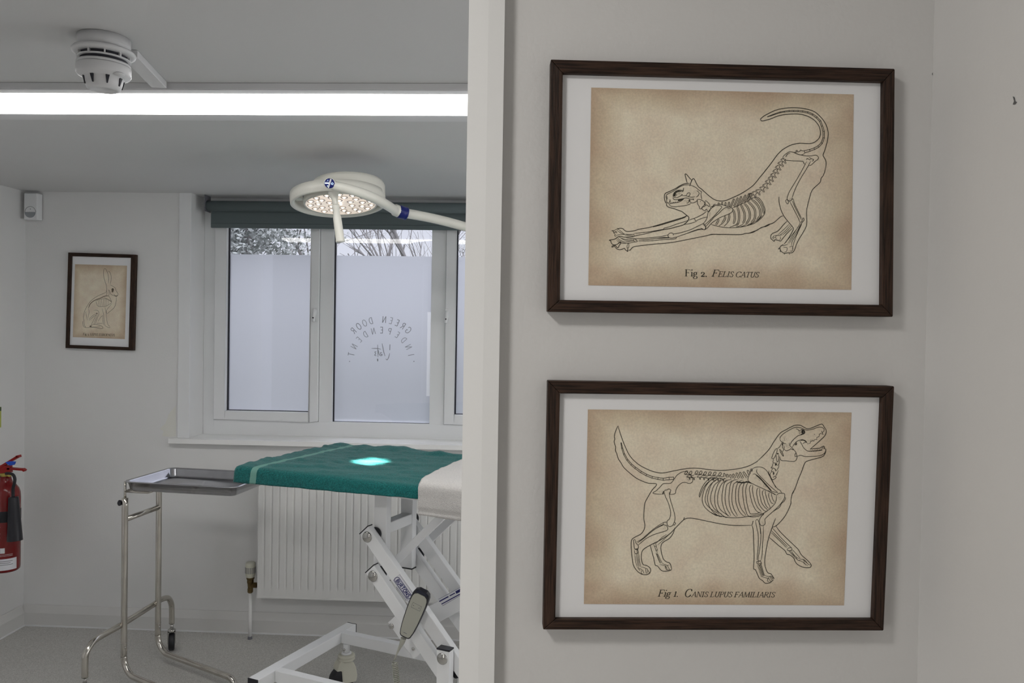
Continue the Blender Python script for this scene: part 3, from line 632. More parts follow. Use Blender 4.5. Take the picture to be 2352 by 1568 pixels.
strokes(k, """2352,692 2200,692 2020,690 1900,715 1750,745 1600,775 1450,805 1300,832 1150,850 1000,862 850,878 700,895 600,912 560,935 530,970 500,978;
1550,350 1480,385 1380,415 1200,470 1000,530 850,570 700,595 600,625 480,638 430,620 400,590 360,580 320,585 300,600;
430,745 370,730 320,730 280,755 265,770 210,785 150,795 180,810 190,850 215,870 240,880 290,870 320,850 350,830 360,850 330,890 320,920 290,925 260,890 210,895 200,920 230,910 250,900; 250,905 280,945 330,965 380,958 425,940 440,965 470,990 490,1000""", *C1, 1.5)
strokes(k, """300,600 280,600 240,620 195,625 225,635 235,670 260,690 250,715 280,735; 290,615 360,665 430,690; 320,600 380,650 430,685; 250,640 290,650; 270,710 340,695 430,690 590,685; 590,680 605,715; 440,690 500,700 590,705; 430,715 520,720 590,725; 290,575 320,600; 230,635 250,660 270,640 290,670;
480,860 470,920 490,935 505,910 500,860 480,860; 470,930 485,995 495,935; 500,855 560,835 640,820; 330,735 400,780 470,800 590,800; 300,750 360,800 440,825 590,805; 290,770 350,820 450,850 520,840; 280,790 340,840 450,860; 600,770 590,800 620,825 660,815 640,790 615,775; 620,790 650,800; 340,745 420,775 580,785""", *C1, 1.0)
strokes(k, """0,1180 60,1165 120,1130 200,1090 240,1085 300,1050 340,1035 400,985 440,950 480,935;
1062,270 1050,330 1030,380 1000,420 990,470 950,510 890,565 860,620 840,690 815,790 800,870 800,930 803,1000 795,1080 750,1170 700,1250 660,1330 640,1390 620,1430 590,1450 540,1450 490,1455 450,1430 430,1390 440,1360 480,1330;
418,672 418,740 440,840 480,930 530,1000 590,1070 615,1110 605,1150 560,1230 520,1290 490,1325; 530,1010 480,1060 430,1120 390,1155 330,1180 305,1210 305,1250 330,1275 350,1290 360,1270 400,1275 440,1285 470,1250 520,1190 600,1110""", *C4, 1.5)
strokes(k, """470,140 480,110 520,75 570,50 620,60 700,90 780,105 850,108 930,98 965,130 950,160 920,180 890,210 860,235 830,245; 475,150 500,165 600,175 740,182 760,210 785,228; 510,120 540,80 575,70;
800,165 805,145 825,150 840,160 860,150; 830,125 875,150 895,155 890,175 870,178; 800,185 740,300 660,440 580,570 545,640 530,700 545,725 570,730 595,715 600,690; 855,180 820,250 760,350 700,450 650,550 615,640 600,690;
525,710 510,730 525,765 540,770 548,740 525,710; 565,735 610,820 650,900 690,980 705,1025; 600,730 640,820 680,900 725,990; 620,710 625,750 660,830 700,910 730,975; 600,700 620,710; 705,1025 730,1020 745,975 760,970 762,1000 740,1025 730,1045""", *C4, w2)
strokes(k, """710,1030 690,1080 640,1150 580,1220 520,1290 490,1330; 725,1040 680,1130 620,1220 560,1320; 730,1045 690,1130 650,1210 600,1290 590,1350; 735,1050 700,1120 660,1210 630,1290 600,1400; 700,1060 600,1220 540,1320;
430,1370 410,1400 430,1395 440,1430; 440,1350 500,1345 540,1330; 480,1370 530,1380 520,1430 490,1440; 560,1370 600,1360 610,1400 590,1430 570,1420; 490,1455 495,1475; 560,1450 562,1475; 430,1420 440,1440; 410,1385 415,1400;
560,1050 480,1130 400,1200; 575,1065 510,1140 430,1205; 590,1080 530,1150 470,1200; 350,1210 330,1240 350,1260; 380,1205 370,1240 390,1260; 430,1220 440,1250 420,1275; 350,1210 400,1210 460,1200; 340,1230 360,1240""", *C4, 1.0)
def shade(fr, v, mount, specs):      # stippled shading: small dots scattered round a point
    ik = k
    for (x, y, rx, ry, n, (ox, oy, sc)) in specs:
        for _ in range(n):
            a = random.random()*6.28; q = random.random()**.6; px, py = ox+(x+rx*q*math.cos(a))/sc, oy+(y+ry*q*math.sin(a))/sc
            r = .27+.15*random.random(); ik.fill([(px+r*math.cos(b*1.57), py+r*math.sin(b*1.57)) for b in range(4)], 1)
    ik.mb.build('ink_drawing', [M['ink'], M['ink_fine']], mount)
shade(N, k.v_, mount, [(500, 530, 60, 40, 70, C2), (640, 690, 40, 40, 40, C2), (780, 520, 80, 60, 35, C2), (1440, 840, 50, 40, 40, C2), (1090, 930, 25, 60, 30, C2), (1220, 900, 30, 60, 30, C2), (520, 110, 25, 25, 30, C4), (760, 190, 25, 25, 25, C4), (570, 700, 25, 20, 20, C4), (1000, 1090, 60, 12, 20, C3)])
cap = Ink(N, k.v_)
text(cap, 'Fig 2.', 1573, 634.3, 1624.5, 635.3, 16, thick=.15, thin=.045)
text(cap, 'F', 1634, 634.8, 1648, 635.3, 16, slant=.3, thick=.13, thin=.06); text(cap, 'ELIS CATUS', 1648.5, 635.3, 1742, 637, 12.4, slant=.3, thick=.12, thin=.06)
cap.mb.build('caption', M['ink'], mount)

# ---------------- dog
root, mount, k = picture(N, 0.0, .020, [(1258.5, 874.2), (2054.6, 886.8), (2030.2, 1448.4), (1247.5, 1445.8)],
    [(1286.3, 903.5), (2027, 912.8), (2006, 1422.8), (1275.6, 1422)], [(1350.3, 939.9), (1955.9, 947), (1938.6, 1389.8), (1341, 1386.6)],
    'walnut framed print of a standing dog skeleton, lower of the two big prints')
D0 = (1330, 930, 3.336); D1 = (1740, 960, 9.8); D2 = (1560, 1060, 9.046); D3 = (1400, 1060, 5.808); D4 = (1700, 1120, 6.815)
strokes(k, """298,158 320,230 350,310 390,390 450,450 520,490 580,512 640,520 720,505 800,490 860,483 930,485 1000,495 1100,500 1200,490 1290,470 1360,435 1367,425;
298,158 280,200 270,240 275,260 268,280 280,320 278,345 290,375 300,410 320,440 345,480 400,530 440,560 480,580 530,598 595,605 560,650 530,700 505,750 497,820 497,880 505,920 495,960 470,990 430,1010 405,1030 398,1070 405,1150 415,1220 440,1265 480,1295 520,1298 545,1280 545,1250 520,1230 490,1220 478,1180 480,1130 500,1100 560,1065 620,1035 690,990 740,940 800,880 840,866 900,872 1000,893 1100,912 1200,922 1320,920;
800,880 807,860; 1657,640 1640,665 1630,690 1622,740""", *D0, 1.5)
strokes(k, """0,965 130,840 260,700 360,540 450,410 530,320 640,260 750,200 850,160 960,160 1030,195 1110,235 1200,225 1300,185 1430,135 1470,150 1500,200 1540,260 1545,320 1510,400 1430,480 1320,580 1180,700;
1180,695 1280,685 1400,675 1440,650 1490,630 1505,660 1500,700; 1515,690 1535,700 1530,760 1500,830 1450,870 1350,900 1200,940 1090,980 1050,1040 1020,1120 980,1230 920,1370 850,1568 790,1700""", *D1, 1.5)
strokes(k, """500,480 510,430 560,370 640,310 740,255 820,215 900,205 990,225 1070,260 1150,265 1250,245 1330,215 1400,200 1480,225 1500,260 1485,310; 500,480 530,520 570,545 600,560;
890,860 960,835 1010,845 1080,865 1250,860 1400,845 1480,810 1520,770 1535,710; 950,510 990,580 1040,670 1090,715 1150,745 1250,745 1400,730 1460,720; 1010,580 1060,550 1110,545;
740,600 760,540 820,470 880,420 920,390 1000,370 1050,340; 780,655 830,580 890,520 950,495 1020,485 1080,510 1110,545; 960,270 1000,255 1050,275 1065,320 1040,355 980,365; 860,240 910,255 940,290 960,270;
710,550 730,620 780,670 820,710; 540,545 590,575 640,570; 500,860 510,920 550,955 650,960 780,975 850,960 885,900 880,820 850,750 810,710 750,690; 600,700 650,735 720,710 750,690 800,715; 835,850 850,800 865,790; 835,860 885,860; 830,600 870,600 880,560 860,550;
420,680 380,740 340,830 320,900 360,910 400,850 435,760 440,700 420,680; 490,700 520,770 580,860 570,800 520,720 490,700; 440,690 500,640 540,560; 570,570 560,640 580,700; 590,610 600,680 560,760; 420,830 425,900 440,980 470,960 480,880 470,820;
360,920 350,1000 400,1010 430,1060 420,990; 500,930 480,1030 440,1070; 350,1010 330,1080 305,1120 350,1120 400,1150 410,1200; 480,1050 470,1110 420,1190; 340,1130 310,1200 360,1210 380,1260; 470,1170 430,1260 400,1310; 310,1210 280,1270 320,1370 370,1375 420,1330 380,1310 350,1340; 260,1180 250,1240 280,1290; 240,1250 330,1400 410,1568""", *D1, w2)
strokes(k, """1150,720 1175,745 1190,715 1210,745 1235,715 1260,740 1290,715 1320,735 1350,712 1380,730 1410,710 1440,715 1460,660 1480,640 1490,700;
1110,545 1130,585 1150,570 1180,570 1190,530 1240,505 1270,520 1280,480 1340,475 1330,440 1390,405 1385,370 1420,340 1475,375 1460,310 1490,310; 1440,290 1475,372""", *D1, 1.1, 0, False)
def blob(k, C, x, y, rx, ry, mi=0): k.fill([(C[0]+(x+rx*math.cos(t*.52))/C[2], C[1]+(y+ry*math.sin(t*.52))/C[2]) for t in range(12)], mi)
for a in ((1010, 310, 26, 34), (405, 1045, 12, 28), (358, 1250, 12, 30), (455, 800, 22, 14), (560, 590, 14, 30), (860, 580, 16, 14), (1283, 368, 9, 8), (1362, 802, 5, 5), (1395, 798, 5, 5), (400, 1160, 8, 22)): blob(k, D1, *a)
k.line(crom2([(D1[0]+x/D1[2], D1[1]+y/D1[2]) for x, y in ((985, 262), (1040, 280), (1056, 320), (1030, 350), (975, 368))]), 2.6)
k.line(crom2([(D1[0]+x/D1[2], D1[1]+y/D1[2]) for x, y in ((970, 500), (1030, 492), (1080, 520), (1110, 548))]), 2.2)
for a in ((1420, 180, 1460, 262), (1335, 215, 1410, 330), (1260, 225, 1325, 345), (1190, 235, 1245, 345), (1120, 258, 1165, 345), (1060, 270, 1090, 345), (995, 260, 1012, 330), (935, 245, 945, 310), (1500, 150, 1500, 205)): spike(k, *a, 34, *D2, w2)
for x, y in ((150, 200), (240, 208), (365, 200), (450, 205), (540, 220), (640, 220), (740, 225), (850, 235)):
    strokes(k, f"{x-45},{y+60} {x-30},{y+30} {x-8},{y-8} {x+22},{y-6} {x+20},{y+30} {x-10},{y+55} {x-45},{y+60}; {x-30},{y+70} {x},{y+62} {x+40},{y+80} {x+70},{y+60}; {x+25},{y+105} {x+5},{y+120} {x+50},{y+118} {x+62},{y+165} {x+78},{y+160} {x+72},{y+125} {x+105},{y+110}", *D2, w2)
rib(k, """800,335 660,420 560,560 510,750 530,880 610,980 740,1070 830,1110; 870,345 720,450 650,600 620,750 640,880 710,1000 820,1090 900,1130; 980,360 860,440 790,600 767,750 775,880 830,1010 950,1110 1010,1145;
1090,380 970,450 935,600 920,750 935,880 980,1020 1060,1130; 1220,385 1110,440 1075,600 1062,750 1075,880 1120,1020 1200,1140; 1330,390 1240,470 1205,600 1202,750 1220,880 1280,1020 1380,1130;
1420,410 1370,480 1350,600 1360,750 1380,880 1420,1030 1470,1110 1600,1110 1720,1070; 1510,480 1490,560 1500,650 1520,750 1560,880 1620,990 1700,1050; 1655,540 1640,640 1657,750 1690,870 1760,970 1830,1020; 1770,590 1760,660 1785,750 1820,870 1880,970; 1890,640 1890,700 1902,750 1930,820 1970,860""", 62, *D2, w2)
strokes(k, """740,315 620,360 520,460 450,590 415,700 425,740; 745,345 620,410 520,520 460,640 425,740; 520,930 620,1030 760,1100 880,1130 1000,1155 1140,1165 1300,1155 1450,1135 1600,1110 1750,1070 1860,1000;
1530,140 1590,115 1680,110 1760,135 1820,190 1870,270 1920,380 1980,480 2040,560 2100,600 2130,650; 1530,140 1490,200 1450,280 1430,370 1450,410 1540,465 1700,540 1850,610 1960,660 2010,690; 1620,160 1605,200 1650,270 1750,370 1850,470 1950,560 2050,640; 1530,260 1570,255 1640,300 1740,400 1830,500 1900,580 1930,620 2050,640; 1850,600 2000,690;
2020,700 2050,670 2100,655 2180,660 2195,700 2180,770 2120,860 2030,960 1930,1050 1830,1140 1780,1200 1790,1270 1770,1310 1720,1330 1680,1300 1660,1240 1680,1180 1750,1080 1870,990 1980,880 2015,790 2020,700; 2195,740 2210,760 2180,820 2130,860 2080,950 2000,1000 1930,1050; 1700,1130 1760,1090""", *D2, w2)
k.line(crom2([(D2[0]+x/D2[2], D2[1]+y/D2[2]) for x, y in ((1180, 415), (1260, 430), (1330, 435), (1420, 420), (1500, 450))]), 3.0)
k.line(crom2([(D2[0]+x/D2[2], D2[1]+y/D2[2]) for x, y in ((1600, 280), (1700, 365), (1790, 470), (1860, 545), (1915, 615))]), 2.6)
strokes(k, """185,585 205,660 210,800 215,950 218,1100 210,1260 240,1280 270,1350 300,1415 350,1450 390,1490 440,1492 480,1475 520,1440; 185,585 205,515; 555,475 530,540 490,650 450,770 420,900 395,1050 385,1150 395,1240 430,1325 480,1345 515,1390 535,1425;
560,595 620,680 740,800 850,905 910,965 960,1050 1050,1130 1110,1200 1100,1240 1050,1250 980,1240 900,1200 860,1150 840,1100 780,1050 730,1035 700,980 600,900 520,830 455,775; 795,200 795,240 770,310 710,430 640,520 560,595 500,615""", *D4, 1.5)
strokes(k, """240,515 265,495 285,510; 240,515 255,600 280,720 285,850 275,1000 262,1130; 285,510 310,600 325,720 320,850 300,1000 280,1120 300,1145 325,1130; 365,600 360,750 350,900 345,1030 328,1130; 310,590 320,720; 250,1160 280,1150 320,1150 330,1190 300,1210 270,1180 250,1170; 280,1150 300,1190 330,1175;
500,620 560,690 650,790 740,880 800,930; 490,670 560,740 650,830 740,920; 485,700 560,770 650,860 730,940; 740,960 760,940 800,935 810,965 780,985 740,975 740,960""", *D4, w2)
strokes(k, """270,1200 300,1290 330,1390; 290,1200 345,1385; 305,1205 360,1380; 330,1200 380,1370; 318,1205 370,1375; 330,1390 380,1400 430,1420 430,1460 460,1475; 380,1370 440,1385 490,1380 510,1410 535,1420; 440,1400 480,1470; 460,1385 500,1450; 440,1410 430,1440; 480,1390 520,1440;
760,990 850,1080 900,1130; 770,980 855,1070; 800,980 860,1070 930,1110; 820,970 940,1100; 930,1110 1010,1130 1060,1190 1110,1210; 900,1130 980,1160 1030,1215; 1010,1130 1000,1170 1060,1220; 870,1070 900,1130 940,1130; 980,1120 1050,1180""", *D4, 1.0)
strokes(k, """1050,150 1020,130 960,140 900,180 870,220 830,275 800,290 720,292 680,330 630,380 590,405 580,420 620,430 720,432; 1050,150 1090,190 1110,240 1100,275 1060,290 1010,275 960,285 910,330 885,380 875,425 810,438; 730,400 740,380 770,375 790,362 815,375 810,400 805,440;
735,410 740,450 780,540 805,620 815,690 800,760 770,790 770,840 800,865 840,850 860,810 875,760 865,690 840,600 815,520 800,450 800,400; 860,805 880,820 865,845 848,840; 715,810 760,805; 715,810 725,840 760,850 775,880 770,910 730,930 640,955 560,985 480,1030 420,1080 385,1110;
715,812 640,860 560,920 480,990 420,1040 360,1070; 720,830 620,890 540,950 460,1020 370,1085; 340,1035 320,1050 325,1100 335,1160 370,1160; 345,1040 355,1090 380,1110 385,1150 370,1160 385,1210 340,1225 335,1180; 335,1170 385,1165; 365,1160 370,1215""", *D3, w2)
k.line(crom2([(D3[0]+x/D3[2], D3[1]+y/D3[2]) for x, y in ((620, 890), (670, 862), (720, 842))]), 1.8)
k.line([(D3[0]+x/D3[2], D3[1]+y/D3[2]) for x, y in ((712, 432), (724, 392))], 3.0, taper=False)
strokes(k, """870,880 850,950 800,1020 720,1070 690,1110 685,1170 700,1240 720,1300 760,1335 800,1350 820,1390 828,1440; 540,1110 560,1180 590,1290 610,1380 640,1390 680,1440 720,1460 790,1455 828,1440""", *D3, 1.5)
strokes(k, """335,1230 345,1310 365,1400; 355,1225 370,1320 385,1410; 370,1220 385,1310 400,1400; 385,1215 400,1310 415,1400; 370,1410 430,1440 420,1480 440,1495; 415,1400 480,1420 510,1440 500,1490; 440,1440 460,1490; 480,1430 490,1490; 380,1425 410,1450; 510,1440 530,1480 535,1495;
760,970 700,1010 620,1090; 790,975 700,1060 640,1110; 580,1090 600,1130 620,1180 640,1220; 610,1080 625,1130 645,1200; 620,1220 670,1350; 640,1225 700,1350; 630,1225 685,1355; 670,1370 740,1390 750,1430; 700,1355 760,1380 800,1380; 750,1385 770,1440; 770,1380 800,1440; 740,1390 760,1440 820,1440; 580,1095 610,1085; 595,1130 625,1125; 615,1180 645,1175""", *D3, 1.0)
chain(k, [(322, 288, 4), (330, 330, 9), (345, 375, 10), (370, 420, 10), (400, 455, 11), (430, 480, 12), (475, 513, 13), (515, 535, 13), (560, 553, 14), (605, 562, 15), (645, 568, 16), (690, 562, 20), (725, 560, 20)], *D0, w2)
shade(N, k.v_, mount, [(1660, 340, 110, 60, 90, D2), (1800, 480, 60, 60, 60, D2), (200, 330, 60, 70, 60, D2), (2090, 740, 50, 50, 30, D2), (1730, 1270, 40, 40, 25, D2), (600, 460, 60, 60, 40, D1), (680, 620, 60, 60, 40, D1), (960, 330, 30, 30, 30, D1), (1180, 500, 90, 25, 30, D1), (540, 770, 20, 60, 25, D1), (740, 880, 30, 30, 30, D3), (680, 400, 50, 20, 25, D3), (1060, 240, 30, 30, 25, D3)])
cap = Ink(N, k.v_)
text(cap, 'Fig 1.', 1510.5, 1369.5, 1558, 1370, 15.5, slant=.3, thick=.13, thin=.06)
text(cap, 'C', 1571, 1370, 1586, 1370.3, 18, slant=.3, thick=.13, thin=.06); text(cap, 'ANIS LUPUS FAMILIARIS', 1587.5, 1370.3, 1779, 1371.3, 12, slant=.3, thick=.12, thin=.06)
cap.mb.build('caption', M['ink'], mount)

# ---------------- hare, small in the far room
root, mount, k = picture(R, 0.0, .022, [(156.3, 579.5), (311.5, 584.5), (305.6, 805), (150, 799)], [(164.3, 588), (300.4, 591.8), (295, 797), (158, 791.8)],
    [(172.3, 606.5), (291.8, 610), (286.8, 778.5), (167.3, 773.8)], 'small dark framed print of a sitting hare skeleton on the far wall')
H1 = (170, 600, 8.708)
strokes(k, """640,620 560,655 480,690 400,740 320,810 260,900 215,990 190,1100 195,1180 200,1240 220,1300 250,1330; 170,1195 175,1250 200,1310 240,1325; 640,620 655,570 645,480 610,370 590,270 595,170 620,145 650,180 680,260 690,340 690,440; 680,200 710,210 740,280 740,380 725,460;
725,470 780,500 820,530 845,590 880,650 870,690 840,700 780,680 730,650 710,590 690,570; 845,700 845,790 825,880 790,940 720,1000 660,1050; 250,1330 320,1320 430,1325 520,1345 580,1335 560,1300 480,1270 400,1260 330,1290""", *H1, .75, 0)
strokes(k, """440,790 480,770 600,745 700,770 750,810 720,850 640,895 570,905 480,895 450,840 440,790; 600,720 680,760 750,810 700,700 640,690; 690,570 700,640 690,700; 560,940 590,1050 600,1150 610,1260 640,1300 700,1325 730,1320; 620,920 640,1010 650,1120 670,1240 700,1290 720,1300; 580,1080 580,1200 590,1270; 660,1050 650,980 760,840;
235,1000 250,1100 270,1180; 290,940 300,1020 280,1130; 290,1160 380,1080 450,1040; 300,1180 400,1100 470,1050; 400,980 450,975 490,1000 495,1060 460,1150 430,1230 400,1260; 450,1060 400,1160 350,1260 330,1310; 470,1070 430,1170 390,1250; 480,1200 540,1110 580,1085; 450,1240 570,1240; 340,1310 520,1310; 655,580 660,640 640,690""", *H1, .65, 0)
for x0, y0, x1, y1 in ((480, 775, 500, 895), (515, 765, 530, 900), (550, 757, 562, 905), (585, 750, 595, 905), (620, 750, 625, 898), (655, 757, 655, 888), (690, 770, 685, 870)):
    k.line([(H1[0]+x0/H1[2], H1[1]+y0/H1[2]), (H1[0]+x1/H1[2], H1[1]+y1/H1[2])], .5, 1)
k.line(crom2([(H1[0]+x/H1[2], H1[1]+y/H1[2]) for x, y in ((690, 690), (620, 695), (540, 730), (440, 768), (370, 808), (320, 860), (290, 930))]), 1.7, 1)
k.line(crom2([(H1[0]+x/H1[2], H1[1]+y/H1[2]) for x, y in ((795, 662), (840, 695), (868, 672))]), 1.2)
blob(k, H1, 773, 568, 24, 32); blob(k, H1, 455, 1040, 16, 10); blob(k, H1, 330, 1300, 20, 14); blob(k, H1, 770, 605, 20, 16, 1)
k.mb.build('ink_drawing', [M['ink_fine'], M['ink_soft']], mount)
cap = Ink(R, k.v_); text(cap, 'Fig 3. LEPUS EUROPAEUS', 190.5, 769.5, 264, 772, 5.2, thick=.17, thin=.09)
cap.mb.build('caption', M['ink_fine'], mount)

# ================================================================ CEILING FITTINGS
def Q(px, py, y):
    d = ray(px, py); return O+d*(y/d.y)
v0 = R.level(540, 190, CEIL)[1]; zt = R.at(540, 204.5, v0)[1]; v1 = R.level(540, 215.5, zt)[1]
xl = R.level(-260, 215, CEIL)[0]-.02
m_ = MB(); m_.box(R, (xl-.3, 4.55), (v0, v1), (zt, CEIL-.0005)); m_.box(R, (xl-.3, 4.55), (v0+.004, v1-.004), (zt-.0012, zt))
tag(m_.build('cable_trunking', M['plastic'], None, .001), 'white cable trunking running along the ceiling beside the long light', 'cable trunking')
va = v1+.002; zd = R.at(540, 223, va+.008)[1]; vb = R.level(540, 264.5, zd)[1]; vc = R.level(540, 276, CEIL-.008)[1]
ul = 2.30-1.68-.02; ur = ul+2.9
cli = thing('ceiling_light', R((ul+ur)/2, (va+vb)/2, CEIL-.03), 'long lit white batten light under the ceiling', 'ceiling light')
m_ = MB(); m_.box(R, (ul, ur), (va, vc), (CEIL-.010, CEIL-.0005)); m_.build('base_tray', M['plastic'], cli, .002)
m_ = MB(); m_.box(R, (ul+.02, ur-.02), (va+.008, vb), (zd, CEIL-.0105)); m_.build('diffuser', M['tube'], cli, .004)
for u in (ul, ur-.02):
    m_ = MB(); m_.box(R, (u, u+.02), (va+.004, vb+.004), (zd-.002, CEIL-.0105)); m_.build('end_cap', M['plastic'], cli, .002)
U0 = Vector((0, 0, 1))
# smoke detector and its own trunking
cu, cv = R.level(239, 87, CEIL); sd = R(cu, cv, CEIL-.09)
det = thing('smoke_detector', sd, 'white smoke detector hanging below the ceiling on a deep base', 'smoke detector')
c0 = R(cu, cv, 0)
m_ = MB(); m_.lathe([(0, CEIL-.001), (.052, CEIL-.001), (.052, CEIL-.030), (0, CEIL-.030)], c0, seg=40); m_.build('mounting_base', M['plastic'], det)
m_ = MB(); m_.lathe([(.05, CEIL-.028), (.060, CEIL-.028), (.0625, CEIL-.031), (.0615, CEIL-.0355), (.055, CEIL-.0375), (.046, CEIL-.038)], c0, seg=48)
m_.lathe([(.045, CEIL-.0455), (.0525, CEIL-.0455), (.0525, CEIL-.048), (.045, CEIL-.048)], c0, seg=48)
m_.lathe([(.045, CEIL-.0555), (.0525, CEIL-.0555), (.0530, CEIL-.0605), (.045, CEIL-.0605)], c0, seg=48)
m_.build('sounder_ring', M['plastic'], det)
for k in range(10):
    a = k*.628+.2; m_ = MB(); n = Vector((math.cos(a), math.sin(a), 0)); t = Vector((-n.y, n.x, 0)); p = c0+n*.0495+Vector((0, 0, CEIL-.0415))
    m_.bar(p-n*.004, p+n*.0025, .003, (0, 0, 1), .0015); m_.bar(p-n*.002+U0*-.0045, p+n*.0022+U0*-.0045, .003, (0, 0, 1), .009); m_.build('rib_bridge', M['plastic'], det)
m_ = MB(); m_.lathe([(.0460, CEIL-.0378), (.0460, CEIL-.0615)], c0, seg=40); m_.build('dark_slot', M['darkgap'], det)
m_ = MB(); m_.lathe([(.0460, CEIL-.0615), (.0530, CEIL-.0618), (.0535, CEIL-.064), (.0535, CEIL-.078), (.051, CEIL-.082), (.042, CEIL-.086), (.038, CEIL-.088), (.036, CEIL-.098), (.033, CEIL-.108), (.028, CEIL-.111), (.022, CEIL-.1115), (.0215, CEIL-.1105), (0, CEIL-.1105)], c0, seg=48)
hd = m_.build('sensor_head', M['plastic'], det)
for k in range(8):
    a = k*math.pi/4-.12; n = Vector((math.cos(a), math.sin(a), 0)); t = Vector((-n.y, n.x, 0)); m_ = MB()
    b0 = c0+Vector((0, 0, CEIL-.0870)); p0 = b0+n*.0375; p1 = b0+n*.0345+Vector((0, 0, -.0165))
    m_.hexa([p0-t*.0038, p0+t*.0038, p0+t*.0038+n*.0032, p0-t*.0038+n*.0032, p1-t*.0010, p1+t*.0010, p1+t*.0010+n*.0022, p1-t*.0010+n*.0022]); m_.build('air_slot', M['darkgap'], hd)
m_ = MB(); m_.lathe([(0, 0), (.010, 0), (.012, -.002), (.012, -.005), (0, -.006)], c0+Vector((.041, -.020, CEIL-.080)), seg=20); m_.build('indicator_lobe', M['plastic'], hd)
zb_ = CEIL-.017
a = R.level(296, 131, zb_); b = R.level(366, 202, zb_); A = R(a[0], a[1], zb_); B = R(b[0], b[1]-.001, zb_)
m_ = MB(); t = (B-A).normalized(); m_.bar(A, B, .036, (0, 0, 1), .0165)
tag(m_.build('cable_trunking', M['plastic'], None, .001), 'short white cable trunking joining the smoke detector to the long trunking', 'cable trunking')

# ================================================================ WALL SENSOR
zt_, zb_ = R.at(69, 443, -.045)[1], R.at(69, 504, -.045)[1]; ua, ub2 = R.at(54.5, 470, -.045)[0], R.at(85, 470, -.045)[0]
ua = max(ua, .004)
pir = thing('motion_sensor', R((ua+ub2)/2, 0, zb_), 'small white motion sensor box high in the corner of the far wall', 'motion sensor')
m_ = MB(); m_.box(R, (ua, ub2), (-.045, -.004), (zb_, zt_)); body = m_.build('casing', M['upvc'], pir, .004)
m_ = MB(); m_.box(R, (ua+.006, ub2-.006), (-.006, -.0002), (zb_+.006, zt_-.004)); m_.build('back_plate', M['darkgap'], pir)
uc = (ua+ub2)/2; zc = R.at(69, 487, -.045)[1]; rl = (ub2-ua)*.41
m_ = MB(); pts = [R(uc+rl*math.cos(t), -.0455, zc+rl*math.sin(t)) for t in [math.pi+math.pi*i/14 for i in range(15)]]; m_.poly(pts, -R.v, .002); m_.build('sensor_lens', M['sensor'], pir)
m_ = MB(); pts = [R(uc+rl*math.cos(t), -.0452, zc+rl*math.sin(t)) for t in [math.pi*i/14 for i in range(15)]]
m_.tube(pts, .0009, 6, caps=False); m_.sphere(R(uc, -.0455, zc+rl*.55), .002); m_.build('lens_rim', M['greyprint'], pir)

# ================================================================ RADIATOR
VF = -.112
ru0 = (R.at(596, 1130, VF)[0]+R.at(591.5, 1366, VF)[0])/2; rz0 = (R.at(591.5, 1366, VF)[1]+R.at(888, 1384, VF)[1])/2
ru1 = 2*uMid-ru0+.12; rz1 = rz0+.60
rad = thing('radiator', R((ru0+ru1)/2, -.07, rz0), 'white ribbed panel radiator under the window', 'radiator')
m_ = MB(); pitch = (R.at(520+1148/4.2, 1200, VF)[0]-R.at(520+437/4.2, 1200, VF)[0])/10.0; off = (R.at(520+437/4.2, 1200, VF)[0]-ru0) % pitch
def fluted(u):      # depth of the panel face
    t = ((u-ru0-off)/pitch) % 1.0; t = min(t, 1-t)
    if t < .10: return .0065*(1-t/.10)**1+.0
    if t < .22: return 0.0
    return .0
def fl2(u):
    t = ((u-ru0-off)/pitch) % 1.0
    g = .007*math.exp(-((min(t, 1-t))/.075)**2)
    return g
us = []; n_ = int((ru1-ru0)/pitch*16)
for i in range(n_+1): us.append(ru0+(ru1-ru0)*i/n_)
rows = [rz0, rz0+.012, rz0+.0125, rz0+.034, rz0+.040, rz0+.047, rz0+.055, (rz0+rz1)/2, rz1-.055, rz1-.045, rz1-.034, rz1]
amp = [0, 0, 0, 0, .25, .7, 1, 1, 1, .6, 0, 0]
vs = []; fs = []
for z, a in zip(rows, amp):
    for u in us:
        e = min(u-ru0, ru1-u); k = 1 if e > .02 else 0
        vs.append(R(u, VF+a*k*fl2(u), z))
L = len(us)
for i in range(len(rows)-1):
    for j in range(L-1): fs.append((i*L+j, i*L+j+1, (i+1)*L+j+1, (i+1)*L+j))
m_.add(vs, fs, 0, True); m_.box(R, (ru0, ru1), (VF+.008, VF+.014), (rz0, rz1)); m_.box(R, (ru0-.001, ru1), (VF-.0015, VF+.010), (rz0-.004, rz0+.004)); m_.box(R, (ru0-.0035, ru0+.002), (VF-.0012, VF+.02), (rz0-.004, rz1))
m_.build('front_panel', M['radiator'], rad)
m_ = MB(); m_.box(R, (ru0+.004, ru1-.004), (-.045, -.035), (rz0, rz1)); m_.box(R, (ru0+.01, ru1-.01), (VF+.014, -.045), (rz1-.02, rz1-.005)); m_.tube([R(ru0+.002, -.078, rz0+.035), R(ru0+.03, -.078, rz0+.035)], .014, 12)
for u in (ru0+.2, ru1-.2): m_.box(R, (u, u+.03), (-.035, -.0005), (rz0+.05, rz1-.08))
m_.build('rear_panel', M['radiator'], rad)
zv = R.at(575, 1343, -.078)[1]; uv = R.at(575, 1343, -.078)[0]; c_ = R(uv, -.078, 0)
zz = lambda y: R.at(575, y, -.078)[1]
m_ = MB(); m_.lathe([(0, zz(1290)), (.018, zz(1290.3)), (.0215, zz(1292)), (.0225, zz(1295)), (.0225, zz(1318)), (.019, zz(1323)), (.016, zz(1326)), (0, zz(1326))], c_, seg=32); tv = m_.build('valve_head', M['cream'], rad)
m_ = MB()
